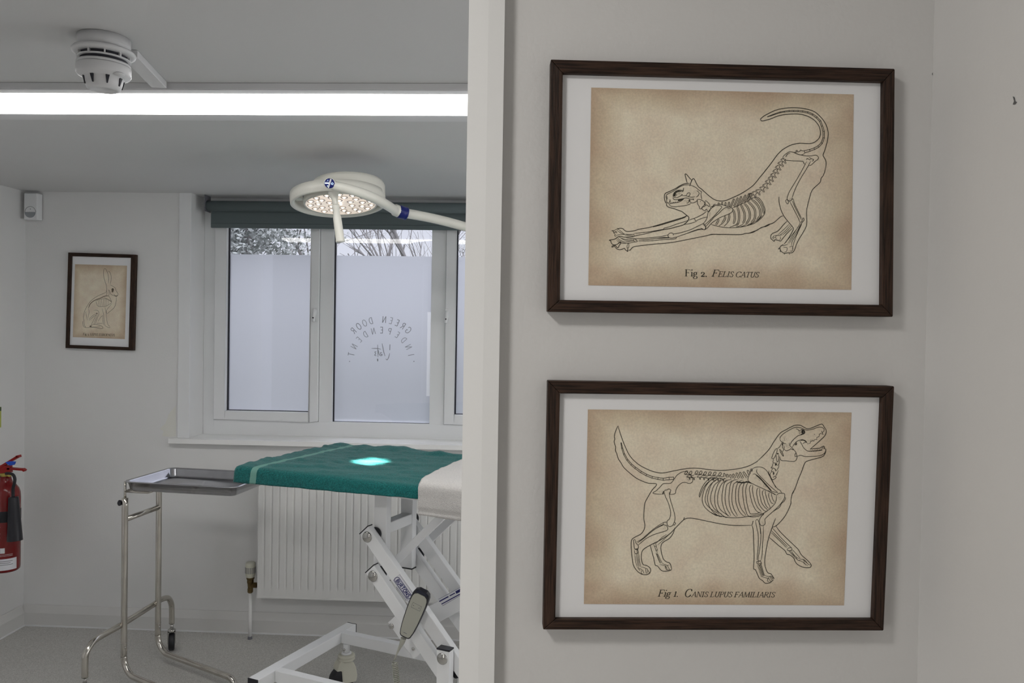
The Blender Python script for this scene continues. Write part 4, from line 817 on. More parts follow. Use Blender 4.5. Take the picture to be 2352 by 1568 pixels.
for k in range(20):
    a = k*.314; n = Vector((math.cos(a), math.sin(a), 0)); t = Vector((-n.y, n.x, 0)); p = c_+n*.0215
    z0, z1 = zz(1315), zz(1301)
    m_.hexa([p-t*.0013+Vector((0, 0, z0)), p+t*.0013+Vector((0, 0, z0)), p+t*.0013+Vector((0, 0, z1)), p-t*.0013+Vector((0, 0, z1))]+[q+n*.0016 for q in (p-t*.0013+Vector((0, 0, z0)), p+t*.0013+Vector((0, 0, z0)), p+t*.0013+Vector((0, 0, z1)), p-t*.0013+Vector((0, 0, z1)))])
m_.build('grip_slots', M['greyprint'], tv)
m_ = MB(); m_.lathe([(.017, zz(1323)), (.018, zz(1328)), (.015, zz(1331)), (.015, zz(1337)), (.013, zz(1340)), (.011, zz(1350)), (.0125, zz(1351)), (.0125, zz(1359)), (.009, zz(1361)), (0, zz(1361))], c_, seg=12, smooth=False)
m_.tube([R(uv, -.078, zv), R(uv+.016, -.078, zv)], .009, 12); m_.lathe([(0, .014), (.0135, .014), (.0135, .030), (0, .030)], R(uv, -.078, zv), R.u, 6, smooth=False); m_.tube([R(uv+.03, -.078, zv), R(ru0+.002, -.078, zv)], .011, 12)
m_.build('valve_body', M['brass'], rad)
m_ = MB(); m_.tube([R(uv, -.078, zz(1358)), R(uv+.001, -.078, .012)], .0078, 14); m_.build('supply_pipe', M['gloss'], rad)
m_ = MB(); m_.lathe([(.0079, .012), (.010, .010), (.011, 0)], R(uv+.001, -.078, 0), seg=14); m_.build('pipe_collar', M['greyprint'], rad)

# ================================================================ INSTRUMENT TRAY AND ITS STAND
TR = Fr((-1.523, 3.07, 0), -9.7); RIM = .818; TL_, TW = .482, .322
tray = thing('instrument_tray', TR(TL_/2, TW/2, RIM-.03), 'empty stainless steel instrument tray with rolled rim, on the tubular stand', 'tray')
def rrect(x0, x1, y0, y1, r, z, n=6):
    o = []
    for cx, cy, a in ((x1-r, y1-r, 0), (x0+r, y1-r, 90), (x0+r, y0+r, 180), (x1-r, y0+r, 270)):
        for i in range(n+1): t = math.radians(a+90*i/n); o.append(TR(cx+r*math.cos(t), cy+r*math.sin(t), z))
    return o
m_ = MB(); rings = [rrect(.002, TL_-.002, .002, TW-.002, .030, RIM-.0055), rrect(-.001, TL_+.001, -.001, TW+.001, .031, RIM-.0025), rrect(0, TL_, 0, TW, .030, RIM), rrect(.008, TL_-.008, .008, TW-.008, .026, RIM-.001), rrect(.011, TL_-.011, .011, TW-.011, .025, RIM-.004), rrect(.0145, TL_-.0145, .0145, TW-.0145, .024, RIM-.032), rrect(.022, TL_-.022, .022, TW-.022, .020, RIM-.038)]
out = [rrect(.0210, TL_-.0210, .0210, TW-.0210, .020, RIM-.0395), rrect(.0128, TL_-.0128, .0128, TW-.0128, .024, RIM-.0335), rrect(.0065, TL_-.0065, .0065, TW-.0065, .027, RIM-.0060), rings[0]]
for seq in (rings, out):
    k_ = len(seq[0]); vs = [p for r_ in seq for p in r_]
    m_.add(vs, [(i*k_+j, i*k_+(j+1) % k_, (i+1)*k_+(j+1) % k_, (i+1)*k_+j) for i in range(len(seq)-1) for j in range(k_)], 0, True)
m_.add(rings[-1], [tuple(range(len(rings[-1])))], 0, True); m_.add(out[0], [tuple(range(len(out[0])))], 0, True)
m_.build('tray_pan', M['tray'], tray, weld=True)
PN, PFr = Vector((-1.526, 3.10, 0)), Vector((-1.489, 3.318, 0)); dC = (PFr-PN).normalized(); r0 = .0118
stn = thing('tray_stand', (PN+PFr)/2, 'stainless tubular stand with two uprights holding the instrument tray', 'stand')
zs_ = Q(289, 1143, 3.10).z; run = Vector((.39, -.237, 0)).normalized()
for nm, p, top in (('n', PN, zs_), ('f', PFr, RIM-.052)):
    pts = [p+Vector((0, 0, top)), p+Vector((0, 0, .5)), p+Vector((0, 0, .15)), p+Vector((0, 0, .11)), p+run*.012+Vector((0, 0, .075)), p+run*.045+Vector((0, 0, .050)), p+run*.09+Vector((0, 0, .045)), p+run*.30+Vector((0, 0, .045)), p+run*.44+Vector((0, 0, .045)), p+run*.475+Vector((0, 0, .038)), p+run*.49+Vector((0, 0, .020))]
    m_ = MB(); m_.tube(pts, r0, 18, sub=5); up_ = m_.build('upright', M['steel'], stn)
    m_ = MB(); m_.lathe([(0, 0), (.010, 0), (.012, .006), (.010, .022), (0, .022)], p+run*.49, seg=16); m_.build('foot', M['rubber'], up_)
    m_ = MB(); m_.lathe([(r0+.0002, 0), (r0+.0008, .001), (r0+.0002, .002)], p+Vector((0, 0, .165)), seg=20); m_.sphere(p+Vector((.011, -.012, .152)), .004); m_.build('joint_screw', M['chrome'], up_)
m_ = MB(); m_.tube([PN+Vector((0, 0, zs_-.01)), PN+Vector((0, 0, RIM-.006))], .0048, 12); m_.tube([PFr+Vector((0, 0, RIM-.05)), PFr+Vector((0, 0, RIM-.0402))], .0048, 12)
m_.tube([PN+Vector((0, 0, RIM-.0455)), PFr+Vector((0, 0, RIM-.0455))], .0048, 10); m_.tube([PN+Vector((0, 0, RIM-.0455)), PN+TR.u*.10+Vector((0, 0, RIM-.0455)), PFr+TR.u*.10+Vector((0, 0, RIM-.0455)), PFr+Vector((0, 0, RIM-.0455))], .0048, 10); m_.build('support_rod', M['steel'], stn)
zc1 = Q(335, 1178, 3.21).z
m_ = MB(); m_.tube([PN+Vector((0, 0, zc1)), PFr+Vector((0, 0, zc1))], .0105, 16); m_.build('crossbar', M['steel'], stn)
kz = Q(276, 1154, 3.10).z; kx = Q(276, 1154, 3.10).x
m_ = MB(); m_.tube([PN+Vector((0, 0, kz)), Vector((kx+.006, PN.y-.004, kz))], .003, 8); ks = m_.build('knob_stem', M['chrome'], stn)
m_ = MB(); m_.lathe([(0, -.006), (.008, -.006), (.0115, -.003), (.0115, .004), (.008, .007), (0, .007)], (kx, PN.y-.004, kz), (1, 0, 0), 7, smooth=False); m_.build('clamp_knob', M['black'], stn)
zx = .238; e0 = PN-dC*.205; e1 = PFr+dC*.118; U = Vector((0, 0, 1)); side = dC.cross(U)*(r0*1.9)*-1
pts = [e0+U*.117, e0+U*.17, e0+dC*.005+U*.205, e0+dC*.04+U*.232, e0+dC*.09+U*zx, PN+U*zx+side*0, PFr+U*(zx+.01), e1-dC*.075+U*(zx+.012), e1-dC*.03+U*(zx+.002), e1-dC*.004+U*.205, e1+U*.16, e1+U*.117]
pts = [p+side*.55 for p in pts]
m_ = MB(); m_.tube(pts, r0, 18, sub=5); lg = m_.build('cross_leg', M['steel'], stn)
for e in (e0+side*.55, e1+side*.55):
    m_ = MB(); m_.tube([e+U*.117, e+U*.092], .007, 12); m_.lathe([(0, .096), (.012, .095), (.017, .090), (.017, .082), (.011, .078), (0, .078)], e, seg=20)
    f = Vector((.35, -.94, 0)); s2 = Vector((.94, .35, 0))
    for sg in (-1, 1): m_.hexa([e+s2*(sg*.0145)+f*a_+U*z_ for a_, z_ in ((-.016, .085), (.016, .085), (.010, .030), (-.008, .030))]+[e+s2*(sg*.0165)+f*a_+U*z_ for a_, z_ in ((-.016, .085), (.016, .085), (.010, .030), (-.008, .030))])
    fk = m_.build('castor_fork', M['chrome'], lg)
    m_ = MB(); m_.lathe([(0, -.012), (.034, -.012), (.0375, -.008), (.0375, .008), (.034, .012), (0, .012)], e+U*.0378, s2, 28); m_.build('castor_wheel', M['rubber'], lg)

# ================================================================ FIRE EXTINGUISHER AND SIGN
ex = Q(12.5, 1200, 3.42); exo = Vector((ex.x, ex.y, 0)); FX = Fr((ex.x, ex.y, 0), 0)
ext = thing('fire_extinguisher', exo+U*.355, 'red fire extinguisher with black horn hung on the left wall', 'fire extinguisher')
zq = lambda y, d=3.40: Q(15, y, d).z
zb0, zsh, znk = zq(1312), zq(1137), zq(1101)
m_ = MB(); m_.lathe([(0, zb0), (.050, zb0), (.0565, zb0+.006), (.058, zb0+.016), (.058, zsh-.01), (.0565, zsh+.008), (.051, zsh+.026), (.040, zsh+.042), (.028, zsh+.052), (.022, znk), (.021, znk+.012), (0, znk+.012)], exo, seg=48); cy = m_.build('cylinder', M['red'], ext)
m_ = MB(); m_.lathe([(.0583, zq(1196)), (.0590, zq(1195)), (.0590, zq(1172)), (.0583, zq(1171))], exo, seg=48); m_.build('strap', M['rubber'], ext)
m_ = MB(); m_.box(FX, (-.085, -.02), (-.02, .02), (zq(1196), zq(1172))); m_.box(FX, (-.092, -.080), (-.03, .03), (zq(1230), zq(1100))); m_.build('wall_bracket', M['rubber'], ext)
m_ = MB(); m_.lathe([(.020, znk+.010), (.022, znk+.014), (.022, znk+.024), (.016, znk+.028), (.016, znk+.036), (0, znk+.036)], exo, seg=20); m_.tube([exo+U*(znk+.022), exo+Vector((.03, -.02, znk+.022))], .010, 12); m_.build('valve', M['brightbrass'], ext)
m_ = MB()
def lever(a, b, w, h):
    a, b = Vector(a), Vector(b); m_.bar(a, b, h, (0, 1, 0), w)
m_.bar(Q(-12, 1079, 3.40), Q(22, 1077, 3.40), .032, (0, 1, 0), .022); m_.bar(Q(15, 1076, 3.40), Q(50, 1078.5, 3.40), .009, (0, 1, 0), .02); m_.bar(Q(49, 1077.5, 3.40), Q(55, 1081.5, 3.40), .009, (0, 1, 0), .02); m_.build('carrying_handle', M['redmetal'], ext, .001)
m_ = MB(); m_.bar(Q(-8, 1077, 3.398), Q(40, 1048, 3.398), .010, (0, 1, 0), .02); m_.bar(Q(36, 1049.5, 3.398), Q(43, 1047.5, 3.398), .011, (0, 1, 0), .02); m_.build('squeeze_lever', M['redmetal'], ext, .001)
m_ = MB(); m_.poly([Q(*p, 3.386) for p in ((12, 1061), (22, 1059), (36, 1060), (33, 1067), (24, 1069), (17, 1066))], (0, 1, 0), .004); m_.build('safety_tag', mat('bright_blue_tag', (.01, .08, .55), .3), ext)
m_ = MB(); m_.tube([Q(14, 1087, 3.38), Q(22, 1087, 3.37), Q(30, 1090, 3.36), Q(34, 1099, 3.355), Q(33, 1110, 3.35), Q(30, 1122, 3.35), Q(30, 1143, 3.35)], .0062, 12, sub=5); m_.build('hose', M['rubber'], ext)
a_, b_ = Q(31, 1141, 3.35), Q(34.5, 1241, 3.34); ax = (b_-a_).normalized(); Lh = (b_-a_).length
m_ = MB(); m_.lathe([(.0, -.001), (.0185, 0), (.020, .004), (.0298, Lh-.002), (.0300, Lh), (.028, Lh), (.027, Lh-.006), (0, Lh-.03)], a_, ax, 28); m_.build('horn', M['black'], ext)
def wrap(name, mm, y0, y1, a0, a1, r=.0585, tilt=0.0):
    m_ = MB(); vs = []; n_ = 16
    for i in range(n_+1):
        an = math.radians(a0+(a1-a0)*i/n_)
        for y in (y0, y1): vs.append(exo+Vector((r*math.sin(an), -r*math.cos(an), zq(y)+tilt*an)))
    m_.add(vs, [(2*i, 2*i+2, 2*i+3, 2*i+1) for i in range(n_)], 0, True); return m_.build(name, mm, cy)
wrap('white_label', M['label'], 1279, 1305, -75, 78)
wrap('hazard_square', M['whiteprint'], 1254, 1266, -14, 4); wrap('hazard_square', M['whiteprint'], 1254, 1266, 14, 31)
for y in (1205, 1212, 1220, 1229, 1240): wrap('printed_text', mat('faded_red_print', (.45, .16, .15), .5), y, y+1.6, -12, 6+(y % 3)*4)
for y, a1 in ((1284, 60), (1288, 52), (1292, 62)): wrap('printed_text', M['greyprint'], y, y+1.1, 0, a1, .0588)
for y in (1269, 1272): wrap('printed_text', M['whiteprint'], y, y+.6, 0, 60, .0587)
# sign plate on the left wall above it
def onleft(px, py, off=.0):
    d = ray(px, py); P0 = R(off, 0, 0); t = (P0-O).dot(R.u)/d.dot(R.u); return O+d*t
p0, p1 = onleft(2.6, 934, .002), onleft(2.6, 981, .002)
vv = (p0-R.o).dot(R.v); m_ = MB(); m_.box(R, (.0005, .003), (vv-.15, vv), (p1.z, p0.z)); sg = m_.build('wall_sign', M['sign'], None)
tag(sg, 'edge of a yellow green sign on the left wall above the fire extinguisher', 'sign')
m_ = MB(); m_.box(R, (.003, .0034), (vv-.15, vv-.0), (p0.z-.018, p0.z)); m_.build('sign_border', mat('sign_dark_green', (.06, .10, .03), .5), sg)

# ================================================================ SURGICAL LAMP
C = Q(783, 469, 2.80); n = Vector((.075, -.14, -1)).normalized()
lamp = thing('surgical_lamp', C-n*.05, 'white round surgical lamp lit over the table on a jointed arm', 'surgical lamp')
m_ = MB(); m_.lathe([(.122, -.001), (.127, -.003), (.130, .004), (.131, .012), (.128, .020)], C, -n, 56); m_.lathe([(.112, .012), (.125, .016), (.129, .024), (.129, .062), (.123, .074), (.10, .082), (0, .085)], C+Vector((.029, .0, .004)), -n, 56); m_.build('lamp_housing', M['lampwhite'], lamp)
m_ = MB(); m_.lathe([(0, .003), (.121, .002), (.123, -.001)], C, -n, 56); ln = m_.build('lamp_lens', M['lens'], lamp)
a_ = n.orthogonal().normalized(); b_ = n.cross(a_)
led = MB(); led.sphere(C+n*.001, .0048, (1, 1, .5), 10, 6, ax=(a_, b_, n)); led.build('led', M['led'], ln)
for cnt, rd, ph in ((6, .042, .2), (11, .078, .0), (15, .107, .3)):
    for i in range(cnt):
        t = ph+2*math.pi*i/cnt; m_ = MB(); m_.sphere(C+(a_*math.cos(t)+b_*math.sin(t))*rd+n*.001, .0048, (1, 1, .5), 10, 6, ax=(a_, b_, n)); m_.build('led', M['led'], ln)
ref = mat('lens_reflector', (.50, .48, .46), .12, metal=.6)
for cnt, rd, ph in ((6, .042, .2), (11, .078, .0), (15, .107, .3)):
    m_ = MB()
    for i in range(cnt):
        t = ph+2*math.pi*i/cnt; m_.lathe([(.0125, -.0015), (.0118, .0005), (.0095, -.0005)], C+(a_*math.cos(t)+b_*math.sin(t))*rd, n, 14)
    m_.build('reflector_ring', ref, ln)
m_ = MB(); m_.lathe([(.152, 0), (.160, -.003), (.166, 0), (.167, .02), (.166, .037), (.152, .037), (.150, .02), (.152, 0)], C+Vector((-.009, 0, 0)), -n, 64); ring = m_.build('outer_ring', M['lampwhite'], lamp)
for t0 in (2.6, 4.7, .6):
    m_ = MB(); p = C-n*.018; d_ = (a_*math.cos(t0)+b_*math.sin(t0)); m_.bar(p+d_*.132, p+d_*.156, .03, -n, .012); m_.build('ring_bracket', M['lampwhite'], lamp)
K = Q(757, 421, 2.600)
m_ = MB(); m_.tube([Q(757, 424, 2.61), Q(785, 430, 2.608), Q(820, 440, 2.62), Q(850, 451, 2.655), Q(875, 463, 2.71), Q(897, 476, 2.79), Q(909, 484, 2.85)], [.0155, .016, .0165, .017, .017, .017, .017], 18, sub=5); m_.build('yoke_arm', M['lampwhite'], lamp)
kd = (O-K).normalized(); kd = (kd+Vector((0, 0, 0))).normalized()
m_ = MB(); m_.lathe([(0, -.035), (.016, -.035), (.018, .0), (.019, .008), (.0175, .011), (0, .011)], K, kd, 32); kb = m_.build('control_housing', M['lampwhite'], lamp)
m_ = MB(); m_.lathe([(.0165, .0108), (.0160, .0122), (0, .0122)], K, kd, 32); kf = m_.build('control_face', M['blue'], kb)
ka = kd.orthogonal(); ka = Vector((1, 0, 0)); ka = (ka-kd*ka.dot(kd)).normalized(); kv = kd.cross(ka)
def kq(x, y): return K+kd*.0126+ka*x+kv*y
m_ = MB(); m_.bar(kq(-.0045, -.0145), kq(.0045, .0145), .0045, kd, .0006); m_.build('white_bar', M['whiteprint'], kb)
m_ = MB(); m_.bar(kq(-.015, .0005), kq(-.001, .0005), .0035, kd, .0005); m_.bar(kq(-.0085, -.0085), kq(-.0055, -.0085), .0012, kd, .0005); m_.bar(kq(-.007, -.010), kq(-.007, -.007), .0012, kd, .0005); m_.tube([kq(.0085+.003*math.cos(t), -.001+.003*math.sin(t)) for t in [i*.628 for i in range(10)]], .0006, 6, closed=True); m_.bar(kq(-.0055, .008), kq(-.0055, .011), .0012, kd, .0005)
m_.build('lit_symbol', M['knobglow'], kb)
# blue collar, joint and arm, out to the ceiling mount behind the partition
m_ = MB(); m_.tube([Q(905, 481, 2.845), Q(918, 486.5, 2.86)], .0215, 20); m_.build('arm_joint', M['lampwhite'], lamp, .003)
m_ = MB(); d_ = (Q(932, 490, 2.875)-Q(912, 484, 2.857)).normalized(); p = Q(914, 485, 2.858); m_.lathe([(.020, 0), (.0235, .001), (.024, .012), (.0235, .024), (.0225, .028), (.0238, .030), (.0235, .034), (0, .034)], p, d_, 28); m_.build('blue_collar', M['blue'], lamp)
m_ = MB(); m_.sphere(Q(908, 474.5, 2.822), .005, (1, .5, 1.2)); m_.build('red_marker', M['redmetal'], lamp)
m_ = MB(); m_.tube([Q(931, 489.5, 2.878), Q(965, 495.5, 2.91), Q(1010, 505, 2.95), Q(1075, 522.5, 3.0), Q(1150, 548, 3.05), Q(1200, 566, 3.08)], .0175, 18, sub=5); m_.build('lamp_arm', M['lampwhite'], lamp)
e_ = Q(1200, 566, 3.08)
m_ = MB(); m_.lathe([(0, -.04), (.03, -.04), (.032, 0), (.032, .05), (0, .05)], e_, seg=24); m_.tube([e_+U*.04, Vector((e_.x, e_.y, CEIL-.03))], .02, 18); m_.lathe([(.02, -.06), (.05, -.05), (.06, -.012), (.06, -.0005), (0, -.0005)], (e_.x, e_.y, CEIL), seg=28); m_.build('ceiling_mount', M['lampwhite'], lamp)
# sterile handle
hA = Q(766, 446, 2.665); hd_ = (Q(782, 556, 2.655)-Q(771, 474, 2.66)).normalized(); hp = Q(771, 474, 2.66)
m_ = MB(); m_.tube([hA+Vector((0, 0, .012)), hA, Q(769, 458, 2.662), Q(771, 472, 2.66)], [.022, .0175, .011, .0085], 14, sub=4); m_.build('handle_neck', M['lampwhite'], lamp)
Lh = (Q(782, 556, 2.655)-hp).length
m_ = MB(); m_.lathe([(0, -.006), (.0125, -.006), (.0132, .0), (.0126, .010), (.0112, .014), (.0115, .030), (.0140, .040), (.0144, .07), (.0144, Lh-.012), (.0156, Lh-.004), (.0148, Lh), (0, Lh)], hp, hd_, 28); m_.build('handle', M['lampwhite'], lamp)
sp = bpy.data.lights.new('surgical_spot', 'SPOT'); sp.energy = 1100; sp.spot_size = math.radians(8.6); sp.spot_blend = 1.0; sp.shadow_soft_size = .02; sp.color = (1, .97, .9)
so = bpy.data.objects.new('surgical_spot', sp); COL.objects.link(so); so.location = C+n*.03
tu, tw = T.level(851, 1057, .965); so.rotation_euler = (T(tu, tw, .965)-so.location).to_track_quat('-Z', 'Y').to_euler()

# ================================================================ EXAMINATION TABLE
TU0, TW0, TW1, TZ = -1.966, 2.085, 2.64, .945
tab = thing('examination_table', T(-1.35, 2.36, 0), 'white scissor lift examination table on castors below the window', 'table')
m_ = MB(); m_.box(T, (TU0, TU0+1.3), (TW0, TW1), (TZ-.030, TZ)); m_.build('table_top', M['cushion'], tab, .008)
m_ = MB(); m_.box(T, (TU0+.03, TU0+1.27), (TW0+.03, TW0+.06), (TZ-.045, TZ-.031)); m_.box(T, (TU0+.03, TU0+1.27), (TW1-.06, TW1-.03), (TZ-.045, TZ-.031)); m_.box(T, (TU0+.03, TU0+.06), (TW0+.06, TW1-.06), (TZ-.045, TZ-.031)); m_.build('top_frame', M['enamel'], tab, .002)
WP = 2.18
ua0, ua1 = T.at(859.5, 1170, WP)[0], T.at(888, 1170, WP)[0]
zcap = None
lo, hi = 2.2, 2.64
def px_of(P):
    q = MC.transposed() @ (P-O); return 1176+F*q.x/(-q.z), 784-F*q.y/(-q.z)
for _ in range(30):
    mid = (lo+hi)/2
    if px_of(T(ua0, mid, .8))[0] < 920.5: lo = mid
    else: hi = mid
WBk = mid; zcap = T.at(930, 1303, WBk)[1]
for w_, nm in ((WP, 'A'), (WBk, 'B')):
    m_ = MB(); m_.box(T, (ua0, ua1), (w_, w_+.028), (zcap, TZ-.031)); po = m_.build('post', M['enamel'], tab, .002)
    m_ = MB(); m_.box(T, (ua0-.0005, ua1+.0005), (w_-.0005, w_+.0285), (zcap-.004, zcap)); m_.build('end_cap', M['black'], po)
zcb = T.at(896, 1213, WP+.02)[1]
m_ = MB(); m_.box(T, (ua0+.006, ua1-.002), (WP+.028, WBk), (zcb-.018, zcb+.018)); m_.build('post_brace', M['enamel'], tab, .003)
# lift arms
def arm_pair(w_, cap=True):
    for (a, b, bp) in (((837.6, 1217), (1068, 1551), (845.5, 1232)), ((851, 1306), (1030, 1569), (858.5, 1322))):
        ua_, za_ = T.at(a[0], a[1], 2.15); ub_, zb_ = T.at(b[0], b[1], 2.15); uq, zq_ = T.at(bp[0], bp[1], 2.15)
        A, B = T(ua_, w_, za_), T(ub_, w_, zb_); d_ = (B-A).normalized()
        m_ = MB(); m_.bar(A, B, .044, T.v, .026); ao = m_.build('lift_arm', M['enamel'], tab, .002)
        m_ = MB(); m_.bar(A-d_*.003, A, .045, T.v, .0265); m_.build('end_cap', M['black'], ao)
        m_ = MB(); pb = T(uq, w_, zq_); m_.sphere(pb, .0185, (1, .45, 1), 20, 10, ax=(T.u, T.v, Vector((0, 0, 1)))); m_.build('bolt', M['chrome'], ao)
        m_ = MB(); m_.tube([T(uq+.012, w_+.026, zq_+.006), T(uq+.012, w_+.034, zq_+.006)], .021, 18); m_.build('spacer', M['rubber'], ao)
arm_pair(2.145); arm_pair(WBk+.04)
# columns standing on the base rails
def column(px0, px1, ytop, w_, bolt=None):
    u0_, u1_ = T.at(px0, ytop, w_)[0], T.at(px1, ytop, w_)[0]; zt_ = T.at((px0+px1)/2, ytop, w_)[1]
    m_ = MB(); m_.box(T, (u0_, u1_), (w_, w_+.028), (.2235, zt_)); co = m_.build('column', M['enamel'], tab, .002)
    m_ = MB(); m_.box(T, (u0_-.0005, u1_+.0005), (w_-.001, w_+.0285), (zt_, zt_+.005)); m_.build('end_cap', M['black'], co, .001)
    if bolt:
        uq, zq_ = T.at(*bolt, w_); m_ = MB(); m_.sphere(T(uq, w_, zq_), .0185, (1, .45, 1), 20, 10, ax=(T.u, T.v, Vector((0, 0, 1)))); m_.build('bolt', M['chrome'], co)
    return u0_, u1_, zt_
cu0, cu1, cz = column(1003, 1032.5, 1494, 2.112, (1015.6, 1512.5))
c2u0, c2u1, c2z = column(1050, 1082, 1519, 2.175)
m_ = MB(); m_.tube([T(c2u0+.0, 2.172, c2z-.03), T(c2u0+.0, 2.160, c2z-.03)], .022, 18); m_.build('spacer', M['rubber'], tab)
for w_ in (2.56,):
    m_ = MB(); m_.box(T, (cu0, cu1), (w_, w_+.028), (.2235, cz)); m_.build('column', M['enamel'], tab, .002)
# crossing link bars
for (a, b, w_) in (((908, 1288), (1050, 1150), 2.225), ((953, 1271), (1078, 1152), 2.43)):
    m_ = MB(); m_.bar(T.P(*a, w_), T.P(*b, w_), .026, T.v, .014); m_.build('link_bar', M['enamel'], tab, .0015)
# linkage plate low down, its bolts, and the actuator with a sticker
m_ = MB(); m_.bar(T.P(899, 1422, 2.2), T.P(958, 1506, 2.2), .036, T.v, .010); lp = m_.build('linkage_plate', M['enamel'], tab, .001)
for q in ((899, 1438, .010), (949, 1490, .006)):
    m_ = MB(); m_.sphere(T.P(q[0], q[1], 2.2), q[2], (1, .5, 1), 16, 8, ax=(T.u, T.v, Vector((0, 0, 1)))); m_.build('bolt', M['chrome'], lp)
m_ = MB(); m_.bar(T.P(958, 1432, 2.33), T.P(1120, 1342, 2.33), .062, T.v, .05); ac = m_.build('actuator', M['enamel'], tab, .003)
m_ = MB(); q = [T.P(*p, 2.3293) for p in ((1007, 1376), (1062, 1346), (1066, 1362), (1016, 1391))]; m_.add(q, [(0, 1, 2, 3)]); st = m_.build('sticker', M['label'], ac)
ik = Ink(T, 2.3288)
for (x0, y0, x1, y1, w_) in ((1009, 1381, 1030, 1369.5, 2.6), (1033, 1368, 1045, 1361.5, 2.2), (1047, 1360.5, 1062, 1352.5, 6.0), (1014, 1387, 1064, 1360, 2.2), (1007, 1376, 1062, 1346, .6), (1016, 1391, 1066, 1362, .6)): ik.line([(x0, y0), (x1, y1)], w_, taper=False)
ik.mb.build('sticker_print', M['blueprint'], st)
# maker's sticker on the upper lift arm
q = [(903, 1332.5), (917.5, 1318.5), (966, 1387), (950, 1398)]
m_ = MB(); m_.add([T.P(*p, 2.1444) for p in q], [(0, 1, 2, 3)]); st = m_.build('sticker', M['label'], tab)
ik = Ink(T, 2.1440); ik.line(q+[q[0]], .5, taper=False)
ang = math.atan2(1387-1318.5, 966-917.5); tx, ty = math.cos(ang), math.sin(ang); ux, uy = ty, -tx
def sq(a, b): return (912+tx*a+ux*b, 1331+ty*a+uy*b)
text(ik, 'BURTONS', *sq(-.5, -4.1), *sq(48.5, -4.1), 8.2, thick=.22, sans=True, up=(ux, uy), track=.05)
cap_ = [sq(47+5*math.sin(t), 0-6.2*math.cos(t)) for t in [math.pi*i/8 for i in range(9)]]+[sq(-.5-5*math.sin(t), 6.2*math.cos(t)) for t in [math.pi*i/8 for i in range(9)]]
ik.line(cap_+[cap_[0]], 1.4, taper=False)
ik.line([sq(12, -10.5), sq(52, -10.5)], .8, taper=False); ik.line([sq(16, -13), sq(44, -13)], .5, taper=False)
ik.mb.build('sticker_print', M['blueprint'], st)
# base frame
bu0_ = T.level(569.5, 1556, .224)[0]; bu1_ = T.level(592, 1562, .224)[0]; ZB = .224; bh = .042
w0b = T.level(580, 1558, ZB)[1]; w1b = T.level(809, 1431, ZB)[1]
m_ = MB(); m_.box(T, (bu0_, bu1_), (w0b, w1b), (ZB-bh, ZB)); cb = m_.build('base_tube', M['enamel'], tab, .002)
for a_1, a_2 in ((w0b-.003, w0b), (w1b, w1b+.003)): m_ = MB(); m_.box(T, (bu0_-.0005, bu1_+.0005), (a_1, a_2), (ZB-bh-.0005, ZB+.0005)); m_.build('end_cap', M['black'], cb, .001)
m_ = MB(); m_.box(T, (bu0_+1.05, bu1_+1.05), (w0b, w1b), (ZB-bh, ZB)); m_.build('base_tube', M['enamel'], tab, .002)
wr1 = T.level(650, 1532.5, ZB)[1]; wr2 = T.level(794, 1446, ZB)[1]
for wq in (wr1, wr2): m_ = MB(); m_.box(T, (bu1_+.0003, bu0_+1.0497), (wq-.032, wq), (ZB-bh, ZB)); m_.build('base_rail', M['enamel'], tab, .002)
# castors
cru, crw = T.level(796, 1478, ZB-bh)
dw = crw-wr2
for (u_, w_) in ((cru, crw), (cru, wr1+dw), (cru+.93, wr2+dw), (cru+.93, wr1+dw)):
    c_ = T(u_, w_, 0); zt_ = ZB-bh
    m_ = MB(); m_.tube([c_+U*zt_, c_+U*.145], .0135, 16); m_.lathe([(.0136, .150), (.019, .148), (.021, .143), (0, .143)], c_, seg=20); ca = m_.build('castor_stem', M['upvc'], tab)
    m_ = MB(); m_.lathe([(0, .143), (.028, .143), (.033, .139), (.0345, .132), (.032, .129), (.034, .127), (.0345, .122), (.030, .118), (0, .118)], c_, seg=28); m_.build('castor_collar', M['cream'], ca)
    m_ = MB(); m_.sphere(c_+Vector((-.006, -.013, .163)), .005); m_.build('castor_bolt', M['chrome'], ca)
    f = Vector((-.80, -.60, 0)).normalized(); s2 = Vector((f.y, -f.x, 0)).normalized()
    pr = [(-.052, .030), (-.058, .055), (-.052, .085), (-.040, .108), (-.024, .124), (.024, .124), (.036, .112), (.046, .088), (.022, .086), (.016, .030)]
    m_ = MB(); m_.poly([c_+s2*-.023+f*(a_*.86+.010)+U*z_ for a_, z_ in pr], s2, .046); m_.build('castor_hood', M['cream'], ca, .006)
    m_ = MB(); m_.lathe([(0, -.020), (.044, -.020), (.047, -.016), (.047, .016), (.044, .020), (0, .020)], c_+f*.020+U*.0475, s2, 36); m_.build('castor_wheel', M['rubber'], ca)

